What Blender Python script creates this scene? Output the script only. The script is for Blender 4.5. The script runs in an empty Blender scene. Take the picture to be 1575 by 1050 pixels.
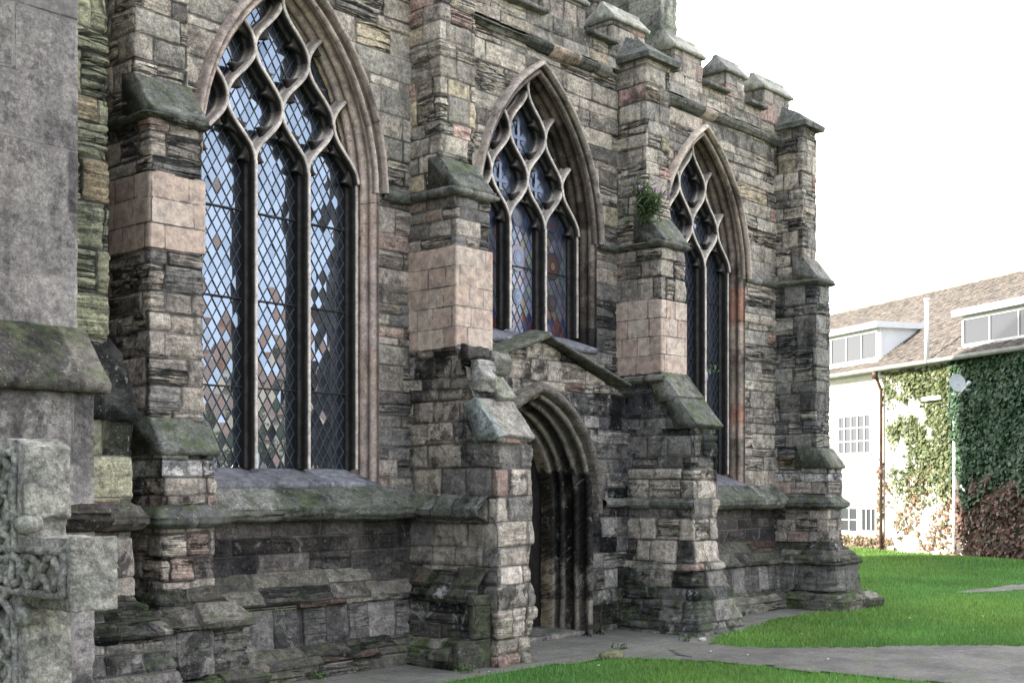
import bpy, math, random
import numpy as np
from mathutils import Vector
R = math.radians
random.seed(7)
rng = np.random.default_rng(7)
sc = bpy.context.scene
COL = sc.collection

# ------------------------------------------------------------------ camera
ANG = math.atan((2500 - 787.5) / 1900.0)          # wall direction against the view axis
DR, DF = math.sin(ANG), math.cos(ANG)
cam = bpy.data.cameras.new('camera')
co = bpy.data.objects.new('camera', cam)
COL.objects.link(co)
cam.sensor_width = 36.0
cam.lens = 1900 / 1575 * 36
cam.shift_y = (745 - 525) / 1575.0
cam.clip_start = 0.05
cam.clip_end = 3000
co.location = (0, 0, 1.75)
co.rotation_euler = (R(90), 0, -math.atan2(DF, DR))   # forward = (DF, DR)
sc.camera = co

# ------------------------------------------------------------------ world and sun
SUN_EL = R(27)
SUN_DIR = Vector((-0.8 * math.cos(SUN_EL), 0.6 * math.cos(SUN_EL), math.sin(SUN_EL)))
w = bpy.data.worlds.new('World')
sc.world = w
w.use_nodes = True
nt = w.node_tree
for n in list(nt.nodes):
    nt.nodes.remove(n)
wo = nt.nodes.new('ShaderNodeOutputWorld')
bg = nt.nodes.new('ShaderNodeBackground')
sky = nt.nodes.new('ShaderNodeTexSky')
sky.sky_type = 'NISHITA'
sky.sun_disc = False
sky.sun_elevation = SUN_EL
sky.sun_rotation = math.atan2(SUN_DIR.x, SUN_DIR.y)
sky.air_density = 1.0
sky.dust_density = 2.5
tc = nt.nodes.new('ShaderNodeTexCoord')
mp = nt.nodes.new('ShaderNodeMapping')
mp.inputs['Scale'].default_value = (1, 1, 2.2)
nz = nt.nodes.new('ShaderNodeTexNoise')
nz.inputs['Scale'].default_value = 1.7
nz.inputs['Detail'].default_value = 7
nz.inputs['Roughness'].default_value = 0.55
rp = nt.nodes.new('ShaderNodeValToRGB')
rp.color_ramp.elements[0].position = 0.30
rp.color_ramp.elements[1].position = 0.66
mx = nt.nodes.new('ShaderNodeMix')
mx.data_type = 'RGBA'
dotn = nt.nodes.new('ShaderNodeVectorMath'); dotn.operation = 'DOT_PRODUCT'
dotn.inputs[1].default_value = (0.80, 0.60, 0.0)
nt.links.new(tc.outputs['Generated'], dotn.inputs[0])
dmr = nt.nodes.new('ShaderNodeMapRange'); dmr.interpolation_type = 'SMOOTHSTEP'
dmr.inputs['From Min'].default_value = 0.05; dmr.inputs['From Max'].default_value = 0.6
nt.links.new(dotn.outputs['Value'], dmr.inputs['Value'])
ccol = nt.nodes.new('ShaderNodeMix'); ccol.data_type = 'RGBA'
ccol.inputs['A'].default_value = (8.6, 8.9, 9.5, 1)
ccol.inputs['B'].default_value = (15, 15, 14.9, 1)
nt.links.new(dmr.outputs['Result'], ccol.inputs['Factor'])
nt.links.new(ccol.outputs['Result'], mx.inputs['B'])
dot2 = nt.nodes.new('ShaderNodeVectorMath'); dot2.operation = 'DOT_PRODUCT'
dot2.inputs[1].default_value = (0.78, -0.62, 0.0)
nt.links.new(tc.outputs['Generated'], dot2.inputs[0])
dm2 = nt.nodes.new('ShaderNodeMapRange'); dm2.interpolation_type = 'SMOOTHSTEP'
dm2.inputs['From Min'].default_value = -0.7; dm2.inputs['From Max'].default_value = 0.9
nt.links.new(dot2.outputs['Value'], dm2.inputs['Value'])
cc2 = nt.nodes.new('ShaderNodeMix'); cc2.data_type = 'RGBA'
cc2.inputs['A'].default_value = (4.3, 4.9, 5.9, 1)
cc2.inputs['B'].default_value = (12.6, 13.0, 14.0, 1)
nt.links.new(dm2.outputs['Result'], cc2.inputs['Factor'])
nt.links.new(cc2.outputs['Result'], ccol.inputs['A'])
fmx = nt.nodes.new('ShaderNodeMath'); fmx.operation = 'MAXIMUM'; fmx.use_clamp = True
nt.links.new(dmr.outputs['Result'], fmx.inputs[0])
nt.links.new(tc.outputs['Generated'], mp.inputs['Vector'])
nt.links.new(mp.outputs['Vector'], nz.inputs['Vector'])
nt.links.new(nz.outputs['Fac'], rp.inputs['Fac'])
nt.links.new(rp.outputs['Color'], fmx.inputs[1])
nt.links.new(fmx.outputs[0], mx.inputs['Factor'])
nt.links.new(sky.outputs['Color'], mx.inputs['A'])
nt.links.new(mx.outputs['Result'], bg.inputs['Color'])
bg.inputs['Strength'].default_value = 0.12
nt.links.new(bg.outputs['Background'], wo.inputs['Surface'])

sl = bpy.data.lights.new('sun', 'SUN')
sl.energy = 4.5
sl.angle = R(0.53)
sl.color = (1, 0.93, 0.82)
so = bpy.data.objects.new('sun', sl)
COL.objects.link(so)
so.rotation_euler = SUN_DIR.to_track_quat('Z', 'Y').to_euler()
so.location = (0, 0, 30)

sc.view_settings.view_transform = 'Standard'
sc.view_settings.look = 'None'
sc.view_settings.exposure = 1.5
sc.view_settings.gamma = 1.0
sc.render.engine = 'CYCLES'

# ------------------------------------------------------------------ materials
def newmat(name):
    m = bpy.data.materials.new(name)
    m.use_nodes = True
    nt = m.node_tree
    b = nt.nodes['Principled BSDF']
    return m, nt, b

class NB:
    """tiny node helper"""
    def __init__(s, nt):
        s.nt = nt
    def n(s, t, **kw):
        x = s.nt.nodes.new(t)
        for k, v in kw.items():
            setattr(x, k, v)
        return x
    def l(s, a, b):
        s.nt.links.new(a, b)
    def math(s, op, a, b=None, clamp=False):
        x = s.n('ShaderNodeMath', operation=op, use_clamp=clamp)
        for i, q in enumerate((a, b)):
            if q is None:
                continue
            if isinstance(q, (int, float)):
                x.inputs[i].default_value = q
            else:
                s.l(q, x.inputs[i])
        return x.outputs[0]
    def noise(s, vec, scale, detail=5, rough=0.55, dist=0.0):
        x = s.n('ShaderNodeTexNoise')
        x.inputs['Scale'].default_value = scale
        x.inputs['Detail'].default_value = detail
        x.inputs['Roughness'].default_value = rough
        x.inputs['Distortion'].default_value = dist
        if vec is not None:
            s.l(vec, x.inputs['Vector'])
        return x.outputs['Fac']
    def mapr(s, v, a, b, c=0.0, d=1.0):
        x = s.n('ShaderNodeMapRange')
        x.interpolation_type = 'SMOOTHSTEP'
        s.l(v, x.inputs['Value'])
        x.inputs['From Min'].default_value = a
        x.inputs['From Max'].default_value = b
        x.inputs['To Min'].default_value = c
        x.inputs['To Max'].default_value = d
        return x.outputs['Result']
    def mix(s, f, a, b, blend='MIX'):
        x = s.n('ShaderNodeMix', data_type='RGBA', blend_type=blend)
        for k, q in (('Factor', f), ('A', a), ('B', b)):
            if isinstance(q, (int, float)):
                x.inputs[k].default_value = q
            elif isinstance(q, tuple):
                x.inputs[k].default_value = (*q[:3], 1)
            else:
                s.l(q, x.inputs[k])
        return x.outputs['Result']
    def scaled(s, vec, sc):
        x = s.n('ShaderNodeMapping')
        s.l(vec, x.inputs['Vector'])
        x.inputs['Scale'].default_value = sc
        return x.outputs['Vector']

def stone_mat(name, soot=0.6, lichen=0.5, moss=0.6, strata=1.0, bump=1.25, grain=1.0, mortar=(0.34, 0.32, 0.285), mw=1.0, drift=0.35, mottle=1.0, salt=0.25, base=0.0):
    m, nt, b = newmat(name)
    k = NB(nt)
    geo = k.n('ShaderNodeNewGeometry')
    pos = geo.outputs['Position']
    col = k.n('ShaderNodeAttribute', attribute_name='col').outputs['Color']
    aux = k.n('ShaderNodeAttribute', attribute_name='aux')
    sep = k.n('ShaderNodeSeparateColor')
    k.l(aux.outputs['Color'], sep.inputs['Color'])
    jd, dk, ms = sep.outputs['Red'], sep.outputs['Green'], sep.outputs['Blue']
    sa = aux.outputs['Alpha']
    shift = k.n('ShaderNodeVectorMath', operation='ADD')
    k.l(pos, shift.inputs[0])
    cmb = k.n('ShaderNodeCombineXYZ')
    for q_ in ('X', 'Y', 'Z'): k.l(k.math('MULTIPLY', dk, {'X': 7.0, 'Y': 3.0, 'Z': 0.9}[q_]), cmb.inputs[q_])
    k.l(cmb.outputs[0], shift.inputs[1])
    bpos = shift.outputs[0]
    spos = k.scaled(bpos, (2.0, 2.0, 21))
    st = k.noise(spos, 1.0, 7, 0.66, 0.8)
    st2 = k.noise(k.scaled(bpos, (0.9, 0.9, 11)), 1.0, 6, 0.6, 0.5)
    crack = k.mapr(k.math('ABSOLUTE', k.math('SUBTRACT', st2, 0.5)), 0.004, 0.030, 1, 0)
    saf = k.math('MULTIPLY', sa, strata, True)
    crack = k.math('MULTIPLY', crack, k.math('MULTIPLY', k.mapr(sa, 0.3, 1.2), min(1, strata)), True)
    big = k.noise(pos, 2.3, 6, 0.6)
    med = k.noise(pos, 11, 6, 0.65)
    fine = k.noise(pos, 75, 4, 0.7)
    gr_ = k.noise(bpos, 32, 5, 0.75)
    c = k.mix(mottle, col, k.mix(k.mapr(med, 0.25, 0.75), (0.62, 0.62, 0.64), (1.32, 1.3, 1.25)), 'MULTIPLY')
    c = k.mix(k.math('MULTIPLY', saf, 0.7), c, k.mix(k.mapr(st, 0.34, 0.60), (0.40, 0.395, 0.40), (1.22, 1.22, 1.2)), 'MULTIPLY')
    c = k.mix(k.math('MULTIPLY', crack, 0.9), c, (0.025, 0.033, 0.03))
    gf = k.mapr(sa, 0.0, 0.07, 0.22, 1.0)
    c = k.mix(k.math('MULTIPLY', gf, min(1.0, 0.8 * grain)), c, k.mix(k.mapr(fine, 0.25, 0.75), (0.6, 0.6, 0.62), (1.35, 1.35, 1.3)), 'MULTIPLY')
    c = k.mix(k.math('MULTIPLY', gf, min(1.0, 0.85 * grain)), c, k.mix(k.mapr(gr_, 0.33, 0.66), (0.58, 0.57, 0.56), (1.38, 1.38, 1.36)), 'MULTIPLY')
    # greenish / brown drift
    c = k.mix(k.mapr(big, 0.45, 0.7, 0, drift), c, k.mix(1.0, c, (0.90, 0.97, 0.87), 'MULTIPLY'))
    # mortar
    jn = k.math('ADD', jd, k.math('MULTIPLY', k.math('SUBTRACT', med, 0.5), 1.0))
    mm = k.mapr(jn, 0.45 * mw, 0.95 * mw, 1, 0)
    mcol = k.mix(k.mapr(k.noise(pos, 1.8, 4), 0.36, 0.62), tuple(x * 0.22 for x in mortar), k.mix(0.5, c, mortar))
    c = k.mix(k.math('MULTIPLY', mm, 0.85), c, mcol)
    # soot crust: patches, more where the stone carries a high dirt value
    sn = k.noise(pos, 1.35, 8, 0.68, 0.6)
    sn = k.math('ADD', sn, k.math('MULTIPLY', k.math('SUBTRACT', k.noise(k.scaled(pos, (7, 7, 2.2)), 1.0, 5, 0.6), 0.5), 0.35))
    sn = k.math('ADD', sn, k.math('MULTIPLY', dk, 0.32))
    sm = k.math('MULTIPLY', k.math('MULTIPLY', k.mapr(sn, 0.56, 0.74), soot, True), k.mapr(gf, 0.2, 1.0, 0.45, 1.0))
    strk = k.mapr(k.noise(k.scaled(pos, (6.5, 6.5, 0.55)), 1.0, 5, 0.65), 0.50, 0.68, 0, 0.45)
    strk = k.math('MULTIPLY', strk, gf)
    c = k.mix(strk, c, k.mix(1.0, c, (0.42, 0.42, 0.43), 'MULTIPLY'))
    c = k.mix(sm, c, k.mix(1.0, c, (0.11, 0.113, 0.125), 'MULTIPLY'))
    # crisp black crust patches and pale salt bloom inside the stones
    cr = k.noise(bpos, 4.2, 9, 0.72, 0.4)
    cr = k.math('ADD', cr, k.math('MULTIPLY', dk, 0.10))
    c = k.mix(k.math('MULTIPLY', k.math('MULTIPLY', k.mapr(cr, 0.555, 0.60), gf), soot * 0.85, True), c, k.mix(1.0, c, (0.20, 0.20, 0.22), 'MULTIPLY'))
    sb = k.noise(pos, 2.9, 10, 0.78, 0.8)
    c = k.mix(k.math('MULTIPLY', k.mapr(sb, 0.575, 0.625), salt, True), c, (0.50, 0.49, 0.45))
    # pale wash / lichen
    ln = k.mapr(k.noise(pos, 17, 7, 0.7), 0.60, 0.72)
    lz = k.mapr(k.noise(pos, 1.1, 3), 0.48, 0.62)
    c = k.mix(k.math('MULTIPLY', k.math('MULTIPLY', ln, lz), lichen), c, (0.46, 0.47, 0.42))
    ln2 = k.mapr(k.noise(pos, 34, 3, 0.6), 0.66, 0.73)
    c = k.mix(k.math('MULTIPLY', ln2, lichen * 0.6), c, (0.40, 0.45, 0.38))
    # moss and algae
    nrm = k.n('ShaderNodeSeparateXYZ')
    k.l(geo.outputs['Normal'], nrm.inputs[0])
    up = k.mapr(nrm.outputs['Z'], 0.25, 0.7)
    mn = k.mapr(k.noise(pos, 4.5, 6, 0.65), 0.42, 0.66)
    pz_ = k.n('ShaderNodeSeparateXYZ')
    k.l(pos, pz_.inputs[0])
    ms = k.math('ADD', ms, k.mapr(pz_.outputs['Z'], 0.05, 0.95, base, 0.0))
    mo = k.math('MULTIPLY', k.math('ADD', k.math('MULTIPLY', up, 0.45), ms), k.math('MULTIPLY', mn, moss), True)
    mcl = k.mix(k.mapr(med, 0.35, 0.65), (0.035, 0.05, 0.018), (0.10, 0.125, 0.055))
    c = k.mix(mo, c, mcl)
    k.l(c, b.inputs['Base Color'])
    b.inputs['Roughness'].default_value = 0.93
    b.inputs['Specular IOR Level'].default_value = 0.22
    hgt = k.math('ADD', k.math('MULTIPLY', k.math('SUBTRACT', k.math('MULTIPLY', st, 1.3), crack), saf), k.math('MULTIPLY', fine, 0.25))
    hgt = k.math('ADD', hgt, k.math('ADD', k.math('MULTIPLY', med, 0.5), k.math('MULTIPLY', gr_, 0.45)))
    hgt = k.math('SUBTRACT', hgt, k.math('MULTIPLY', mm, 0.35))
    bp = k.n('ShaderNodeBump')
    bp.inputs['Strength'].default_value = 0.9 * bump
    bp.inputs['Distance'].default_value = 0.022
    k.l(hgt, bp.inputs['Height'])
    k.l(bp.outputs['Normal'], b.inputs['Normal'])
    return m

def simple_mat(name, c1, c2=None, scale=6, rough=0.7, spec=0.3, bump=0.0, bscale=None, metal=0.0, attr=False):
    m, nt, b = newmat(name)
    k = NB(nt)
    geo = k.n('ShaderNodeNewGeometry')
    pos = geo.outputs['Position']
    c2 = c2 or tuple(x * 0.75 for x in c1)
    n = k.noise(pos, scale, 6, 0.6)
    c = k.mix(k.mapr(n, 0.32, 0.68), c1, c2)
    if attr:
        a = k.n('ShaderNodeAttribute', attribute_name='col').outputs['Color']
        c = k.mix(1.0, a, k.mix(k.mapr(n, 0.3, 0.7), (0.78, 0.78, 0.78), (1.15, 1.15, 1.15)), 'MULTIPLY')
    k.l(c, b.inputs['Base Color'])
    b.inputs['Roughness'].default_value = rough
    b.inputs['Specular IOR Level'].default_value = spec
    b.inputs['Metallic'].default_value = metal
    if bump:
        bp = k.n('ShaderNodeBump')
        bp.inputs['Strength'].default_value = bump
        bp.inputs['Distance'].default_value = 0.02
        k.l(k.noise(pos, bscale or scale * 4, 6, 0.65), bp.inputs['Height'])
        k.l(bp.outputs['Normal'], b.inputs['Normal'])
    return m

M = {}
M['stone'] = stone_mat('weathered_sandstone')
M['stone_dark'] = stone_mat('sooty_sandstone', soot=0.95, lichen=0.8, moss=0.9, salt=0.55, base=0.5)
M['mould'] = stone_mat('carved_stone', salt=0.12, drift=0.0, soot=0.6, lichen=0.1, moss=0.0, strata=0.15, bump=0.45, grain=0.6, mortar=(0.18, 0.16, 0.13), mw=0.5)
M['tracery'] = stone_mat('tracery_stone', salt=0.0, drift=0.0, soot=0.25, lichen=0.05, moss=0.0, strata=0.12, bump=0.3, grain=0.5, mw=0.3)
M['cap'] = stone_mat('cap_stone', soot=0.7, lichen=0.9, moss=1.0, strata=0.3, bump=0.6, mortar=(0.2, 0.19, 0.17), mw=0.6)
M['coping'] = stone_mat('coping_stone', salt=0.12, drift=0.0, soot=0.5, lichen=0.3, moss=0.0, strata=0.1, bump=0.4, grain=0.6, mw=0.5)
M['doormould'] = stone_mat('door_moulding_stone', salt=0.3, soot=0.95, lichen=0.5, moss=0.15, strata=0.15, bump=0.7, grain=0.8, mortar=(0.25, 0.23, 0.2), mw=0.4)
M['render'] = stone_mat('cement_render', salt=0.12, mottle=0.75, soot=0.62, lichen=0.1, moss=0.25, strata=0.0, bump=0.35, grain=0.9, mortar=(0.10, 0.10, 0.095), mw=0.6)
M['granite'] = stone_mat('granite', salt=0.0, soot=0.35, lichen=0.5, moss=0.3, strata=0.0, bump=1.0, grain=1.25, mw=0.0)
M['lead'] = simple_mat('lead_came', (0.035, 0.045, 0.06), (0.07, 0.08, 0.1), 40, 0.55, 0.5)
M['iron'] = simple_mat('iron', (0.015, 0.015, 0.016), (0.03, 0.025, 0.02), 30, 0.6, 0.4)
M['door'] = simple_mat('dark_oak', (0.010, 0.009, 0.009), (0.022, 0.018, 0.016), 9, 0.75, 0.2, 0.4)
M['whitepaint'] = simple_mat('white_paint', (0.78, 0.79, 0.80), (0.70, 0.71, 0.72), 3, 0.5, 0.4)
M['housewall'] = simple_mat('painted_roughcast', (0.80, 0.78, 0.74), (0.68, 0.65, 0.60), 1.5, 0.9, 0.2, 0.5, 60)
M['creamwall'] = simple_mat('cream_wall', (0.80, 0.66, 0.50), (0.70, 0.58, 0.44), 1.2, 0.9, 0.2)
M['pipe'] = simple_mat('brown_pipe', (0.16, 0.10, 0.075), (0.08, 0.05, 0.04), 8, 0.6, 0.4)
M['gutter'] = simple_mat('grey_gutter', (0.36, 0.37, 0.33), (0.25, 0.26, 0.23), 5, 0.6, 0.4)
M['soil'] = simple_mat('soil', (0.05, 0.04, 0.03), (0.09, 0.07, 0.05), 5, 0.95, 0.1, 0.6)

def glass_mat(name, base, refl=0.35, rough=0.02, attr=False, tint=(0.60, 0.76, 0.97, 1)):
    m, nt, b = newmat(name)
    k = NB(nt)
    out = nt.nodes['Material Output']
    g = k.n('ShaderNodeBsdfGlossy')
    g.inputs['Roughness'].default_value = rough
    g.inputs['Color'].default_value = tint
    mxs = k.n('ShaderNodeMixShader')
    mxs.inputs['Fac'].default_value = refl
    b.inputs['Base Color'].default_value = (*base, 1)
    if attr:
        k.l(k.n('ShaderNodeAttribute', attribute_name='col').outputs['Color'], b.inputs['Base Color'])
    b.inputs['Roughness'].default_value = 0.35
    k.l(b.outputs[0], mxs.inputs[1])
    k.l(g.outputs[0], mxs.inputs[2])
    k.l(mxs.outputs[0], out.inputs['Surface'])
    return m
M['glass'] = glass_mat('leaded_glass', (0.012, 0.015, 0.02), 0.20, 0.012)
M['stained'] = glass_mat('stained_glass', (0.1, 0.1, 0.1), 0.06, 0.12, True)
M['darkglass'] = glass_mat('dark_glass', (0.01, 0.012, 0.02), 0.13, 0.03)
M['houseglass'] = glass_mat('house_glass', (0.03, 0.033, 0.04), 0.07, 0.02, tint=(1, .98, .95, 1))

def leaf_mat(name, rough=0.45, spec=0.4):
    m, nt, b = newmat(name)
    k = NB(nt)
    a = k.n('ShaderNodeAttribute', attribute_name='col').outputs['Color']
    k.l(a, b.inputs['Base Color'])
    b.inputs['Roughness'].default_value = rough
    b.inputs['Specular IOR Level'].default_value = spec
    tr = k.n('ShaderNodeBsdfTranslucent')
    k.l(a, tr.inputs['Color'])
    ms = k.n('ShaderNodeMixShader')
    ms.inputs['Fac'].default_value = 0.25
    k.l(b.outputs[0], ms.inputs[1])
    k.l(tr.outputs[0], ms.inputs[2])
    k.l(ms.outputs[0], nt.nodes['Material Output'].inputs['Surface'])
    return m
M['leaf'] = leaf_mat('leaves')
M['grass'] = leaf_mat('grass_blades', 0.55, 0.25)

# ------------------------------------------------------------------ noise
def _h(ix, iy, iz, s):
    n = (ix.astype(np.uint32) * np.uint32(374761393) + iy.astype(np.uint32) * np.uint32(668265263)
         + iz.astype(np.uint32) * np.uint32(2147483647 - 1274126177 % 97) + np.uint32((s * 974711 + 12345) & 0xffffffff))
    n = (n ^ (n >> np.uint32(13))) * np.uint32(1274126177)
    n = (n ^ (n >> np.uint32(15))) * np.uint32(2246822519)
    n = n ^ (n >> np.uint32(16))
    return n.astype(np.float64) / 4294967295.0
def vn(x, y, z=None, s=0):
    x = np.asarray(x, float); y = np.asarray(y, float)
    z = np.zeros_like(x) if z is None else np.asarray(z, float)
    fx, fy, fz = np.floor(x), np.floor(y), np.floor(z)
    ix, iy, iz = fx.astype(np.int64), fy.astype(np.int64), fz.astype(np.int64)
    tx, ty, tz = x - fx, y - fy, z - fz
    tx = tx * tx * (3 - 2 * tx); ty = ty * ty * (3 - 2 * ty); tz = tz * tz * (3 - 2 * tz)
    r = 0
    for a in (0, 1):
        for b in (0, 1):
            for c in (0, 1):
                r = r + _h(ix + a, iy + b, iz + c, s) * (tx if a else 1 - tx) * (ty if b else 1 - ty) * (tz if c else 1 - tz)
    return r * 2 - 1
def fbm(x, y, z=None, s=0, o=4, g=0.5):
    r, a = 0, 1.0
    t = 0
    for i in range(o):
        q = 2 ** i
        r = r + a * vn(np.asarray(x) * q, np.asarray(y) * q, None if z is None else np.asarray(z) * q, s + i * 17)
        t += a
        a *= g
    return r / t
def sstep(x, a, b):
    t = np.clip((x - a) / (b - a), 0, 1)
    return t * t * (3 - 2 * t)

# ------------------------------------------------------------------ mesh plumbing
def link(name, me, mat=None, parent=None):
    o = bpy.data.objects.new(name, me)
    COL.objects.link(o)
    if me and mat:
        for m in (mat if isinstance(mat, list) else [mat]):
            me.materials.append(m)
    if parent:
        o.parent = parent
    return o

def mk(name, pieces, mat, parent=None, smooth=True):
    """pieces: dicts V (n,3), Q list of faces (array m,4 or list), C (n,3), A (n,3)"""
    if isinstance(pieces, dict):
        pieces = [pieces]
    V, C, A, loops, sizes, off = [], [], [], [], [], 0
    for p in pieces:
        v = np.asarray(p['V'], float).reshape(-1, 3)
        n = len(v)
        V.append(v)
        C.append(np.broadcast_to(np.asarray(p.get('C', (0.3, 0.3, 0.3)), float), (n, 3)))
        a_ = np.asarray(p.get('A', (5.0, 0.0, 0.0)), float)
        if a_.shape[-1] == 3: a_ = np.concatenate([a_, np.full(a_.shape[:-1] + (1,), p.get('S', 0.5))], -1)
        A.append(np.broadcast_to(a_, (n, 4)))
        f = p['Q']
        if isinstance(f, np.ndarray):
            loops.append((f + off).ravel()); sizes.append(np.full(len(f), f.shape[1]))
        else:
            for q in f:
                loops.append(np.asarray(q) + off)
            sizes.append(np.array([len(q) for q in f]))
        off += n
    V = np.concatenate(V); C = np.concatenate(C); A = np.concatenate(A)
    loops = np.concatenate(loops).astype(np.int32); sizes = np.concatenate(sizes).astype(np.int32)
    org = np.zeros(3)
    me = bpy.data.meshes.new(name)
    me.vertices.add(len(V)); me.vertices.foreach_set('co', (V - org).astype(np.float32).ravel())
    me.loops.add(len(loops)); me.loops.foreach_set('vertex_index', loops)
    st = np.concatenate([[0], np.cumsum(sizes)[:-1]]).astype(np.int32)
    me.polygons.add(len(sizes)); me.polygons.foreach_set('loop_start', st)
    me.polygons.foreach_set('use_smooth', np.full(len(sizes), smooth))
    me.update(calc_edges=True)
    me.validate()
    for nm, arr in (('col', C), ('aux', A)):
        at = me.attributes.new(nm, 'FLOAT_COLOR', 'POINT')
        if arr.shape[1] == 3: arr = np.concatenate([arr, np.ones((len(arr), 1))], 1)
        at.data.foreach_set('color', arr.astype(np.float32).ravel())
    return link(name, me, mat, parent)

def tag(o, label=None, cat=None, group=None, kind=None):
    if label: o['label'] = label
    if cat: o['category'] = cat
    if group: o['group'] = group
    if kind: o['kind'] = kind
    return o
def empty(name, loc, label=None, cat=None, group=None, rz=0, parent=None):
    o = bpy.data.objects.new(name, None)
    COL.objects.link(o)
    o.location = loc
    o.rotation_euler = (0, 0, rz)
    o.empty_display_size = 0.2
    if parent: o.parent = parent
    return tag(o, label, cat, group)

def box(x0, x1, y0, y1, z0, z1, C=(0.3, 0.3, 0.3), A=(5, 0, 0)):
    V = [(x, y, z) for z in (z0, z1) for y in (y0, y1) for x in (x0, x1)]
    Q = [[0, 2, 3, 1], [4, 5, 7, 6], [0, 1, 5, 4], [2, 6, 7, 3], [0, 4, 6, 2], [1, 3, 7, 5]]
    return dict(V=V, Q=Q, C=C, A=A)
def obox(o, ex, ey, ez, C=(0.3, 0.3, 0.3)):
    o, ex, ey, ez = map(lambda q: np.asarray(q, float), (o, ex, ey, ez))
    V = [o + a * ex + b * ey + c * ez for c in (0, 1) for b in (0, 1) for a in (0, 1)]
    Q = [[0, 2, 3, 1], [4, 5, 7, 6], [0, 1, 5, 4], [2, 6, 7, 3], [0, 4, 6, 2], [1, 3, 7, 5]]
    return dict(V=V, Q=Q, C=C)
def tube(pts, r, n=8, C=(0.3, 0.3, 0.3), A=(5, 0, 0), cap=True):
    pts = np.asarray(pts, float)
    m = len(pts)
    rr = np.broadcast_to(np.asarray(r, float), (m,))
    T = np.gradient(pts, axis=0)
    T /= np.linalg.norm(T, axis=1)[:, None] + 1e-9
    ref = np.array([0, 0, 1.0]) if abs(T[0][2]) < 0.9 else np.array([1.0, 0, 0])
    V = []
    b = np.cross(T[0], ref); b /= np.linalg.norm(b)
    for i in range(m):
        b = b - T[i] * np.dot(b, T[i]); b /= np.linalg.norm(b)
        c = np.cross(T[i], b)
        for k in range(n):
            a = 2 * math.pi * k / n
            V.append(pts[i] + rr[i] * (math.cos(a) * b + math.sin(a) * c))
    Q = []
    for i in range(m - 1):
        for k in range(n):
            k2 = (k + 1) % n
            Q.append([i * n + k, i * n + k2, (i + 1) * n + k2, (i + 1) * n + k])
    if cap:
        Q.append(list(range(n))[::-1]); Q.append([(m - 1) * n + k for k in range(n)])
    return dict(V=np.array(V), Q=Q, C=C, A=A)

# ------------------------------------------------------------------ stone colours (linear albedo)
PAL = {
 'mcap': [((.36, .35, .30), 3), ((.28, .275, .25), 2), ((.42, .40, .34), 1)],
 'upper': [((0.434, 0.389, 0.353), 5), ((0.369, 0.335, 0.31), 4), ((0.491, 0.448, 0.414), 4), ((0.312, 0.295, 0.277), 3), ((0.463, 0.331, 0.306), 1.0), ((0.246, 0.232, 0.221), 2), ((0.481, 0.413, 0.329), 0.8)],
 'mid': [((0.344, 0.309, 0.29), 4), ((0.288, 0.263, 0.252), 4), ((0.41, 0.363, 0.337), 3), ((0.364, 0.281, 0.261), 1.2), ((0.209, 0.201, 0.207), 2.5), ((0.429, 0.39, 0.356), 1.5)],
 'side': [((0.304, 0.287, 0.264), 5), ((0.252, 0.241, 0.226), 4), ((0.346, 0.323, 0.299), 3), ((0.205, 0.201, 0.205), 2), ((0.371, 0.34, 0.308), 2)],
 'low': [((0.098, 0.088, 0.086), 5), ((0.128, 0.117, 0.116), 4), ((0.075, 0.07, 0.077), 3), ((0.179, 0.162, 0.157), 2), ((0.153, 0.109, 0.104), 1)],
 'dark': [((0.122, 0.115, 0.114), 4), ((0.165, 0.153, 0.15), 4), ((0.225, 0.207, 0.198), 3), ((0.293, 0.272, 0.259), 2.5), ((0.083, 0.08, 0.087), 3)],
 'pale': [((0.56, 0.52, 0.524), 5), ((0.504, 0.462, 0.426), 4), ((0.408, 0.382, 0.365), 3), ((0.583, 0.554, 0.544), 1)],
 'new': [((0.55, 0.44, 0.395), 5), ((0.58, 0.49, 0.445), 3), ((0.50, 0.385, 0.345), 2)],
 'green': [((0.295, 0.289, 0.2), 5), ((0.24, 0.242, 0.174), 4), ((0.36, 0.341, 0.248), 3), ((0.273, 0.221, 0.153), 2)],
 'cap': [((0.207, 0.2, 0.193), 3), ((0.152, 0.152, 0.144), 3), ((0.262, 0.247, 0.238), 2)],
 'pcap': [((0.503, 0.462, 0.432), 3), ((0.437, 0.399, 0.377), 2)],
 'sill': [((0.131, 0.131, 0.122), 4), ((0.175, 0.173, 0.161), 3), ((0.23, 0.221, 0.21), 2)],
 'winsill': [((0.212, 0.215, 0.237), 4), ((0.17, 0.168, 0.185), 3)],
 'plinth': [((0.152, 0.14, 0.13), 4), ((0.221, 0.201, 0.186), 3), ((0.118, 0.109, 0.106), 3), ((0.186, 0.128, 0.117), 0.7), ((0.313, 0.292, 0.268), 2)],
 'frag': [((0.34, 0.34, 0.31), 6), ((0.318, 0.352, 0.357), 4), ((0.233, 0.294, 0.31), 3), ((0.371, 0.347, 0.332), 2)],
 'render': [((0.235, 0.215, 0.21), 4), ((0.246, 0.224, 0.217), 3)],
 'turret': [((0.328, 0.336, 0.277), 4), ((0.393, 0.378, 0.332), 3), ((0.284, 0.294, 0.245), 2)],
 'rubble': [((0.418, 0.38, 0.355), 4), ((0.334, 0.312, 0.298), 3), ((0.512, 0.47, 0.451), 3), ((0.189, 0.182, 0.186), 3), ((0.343, 0.254, 0.242), 0.8)],
}
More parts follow.
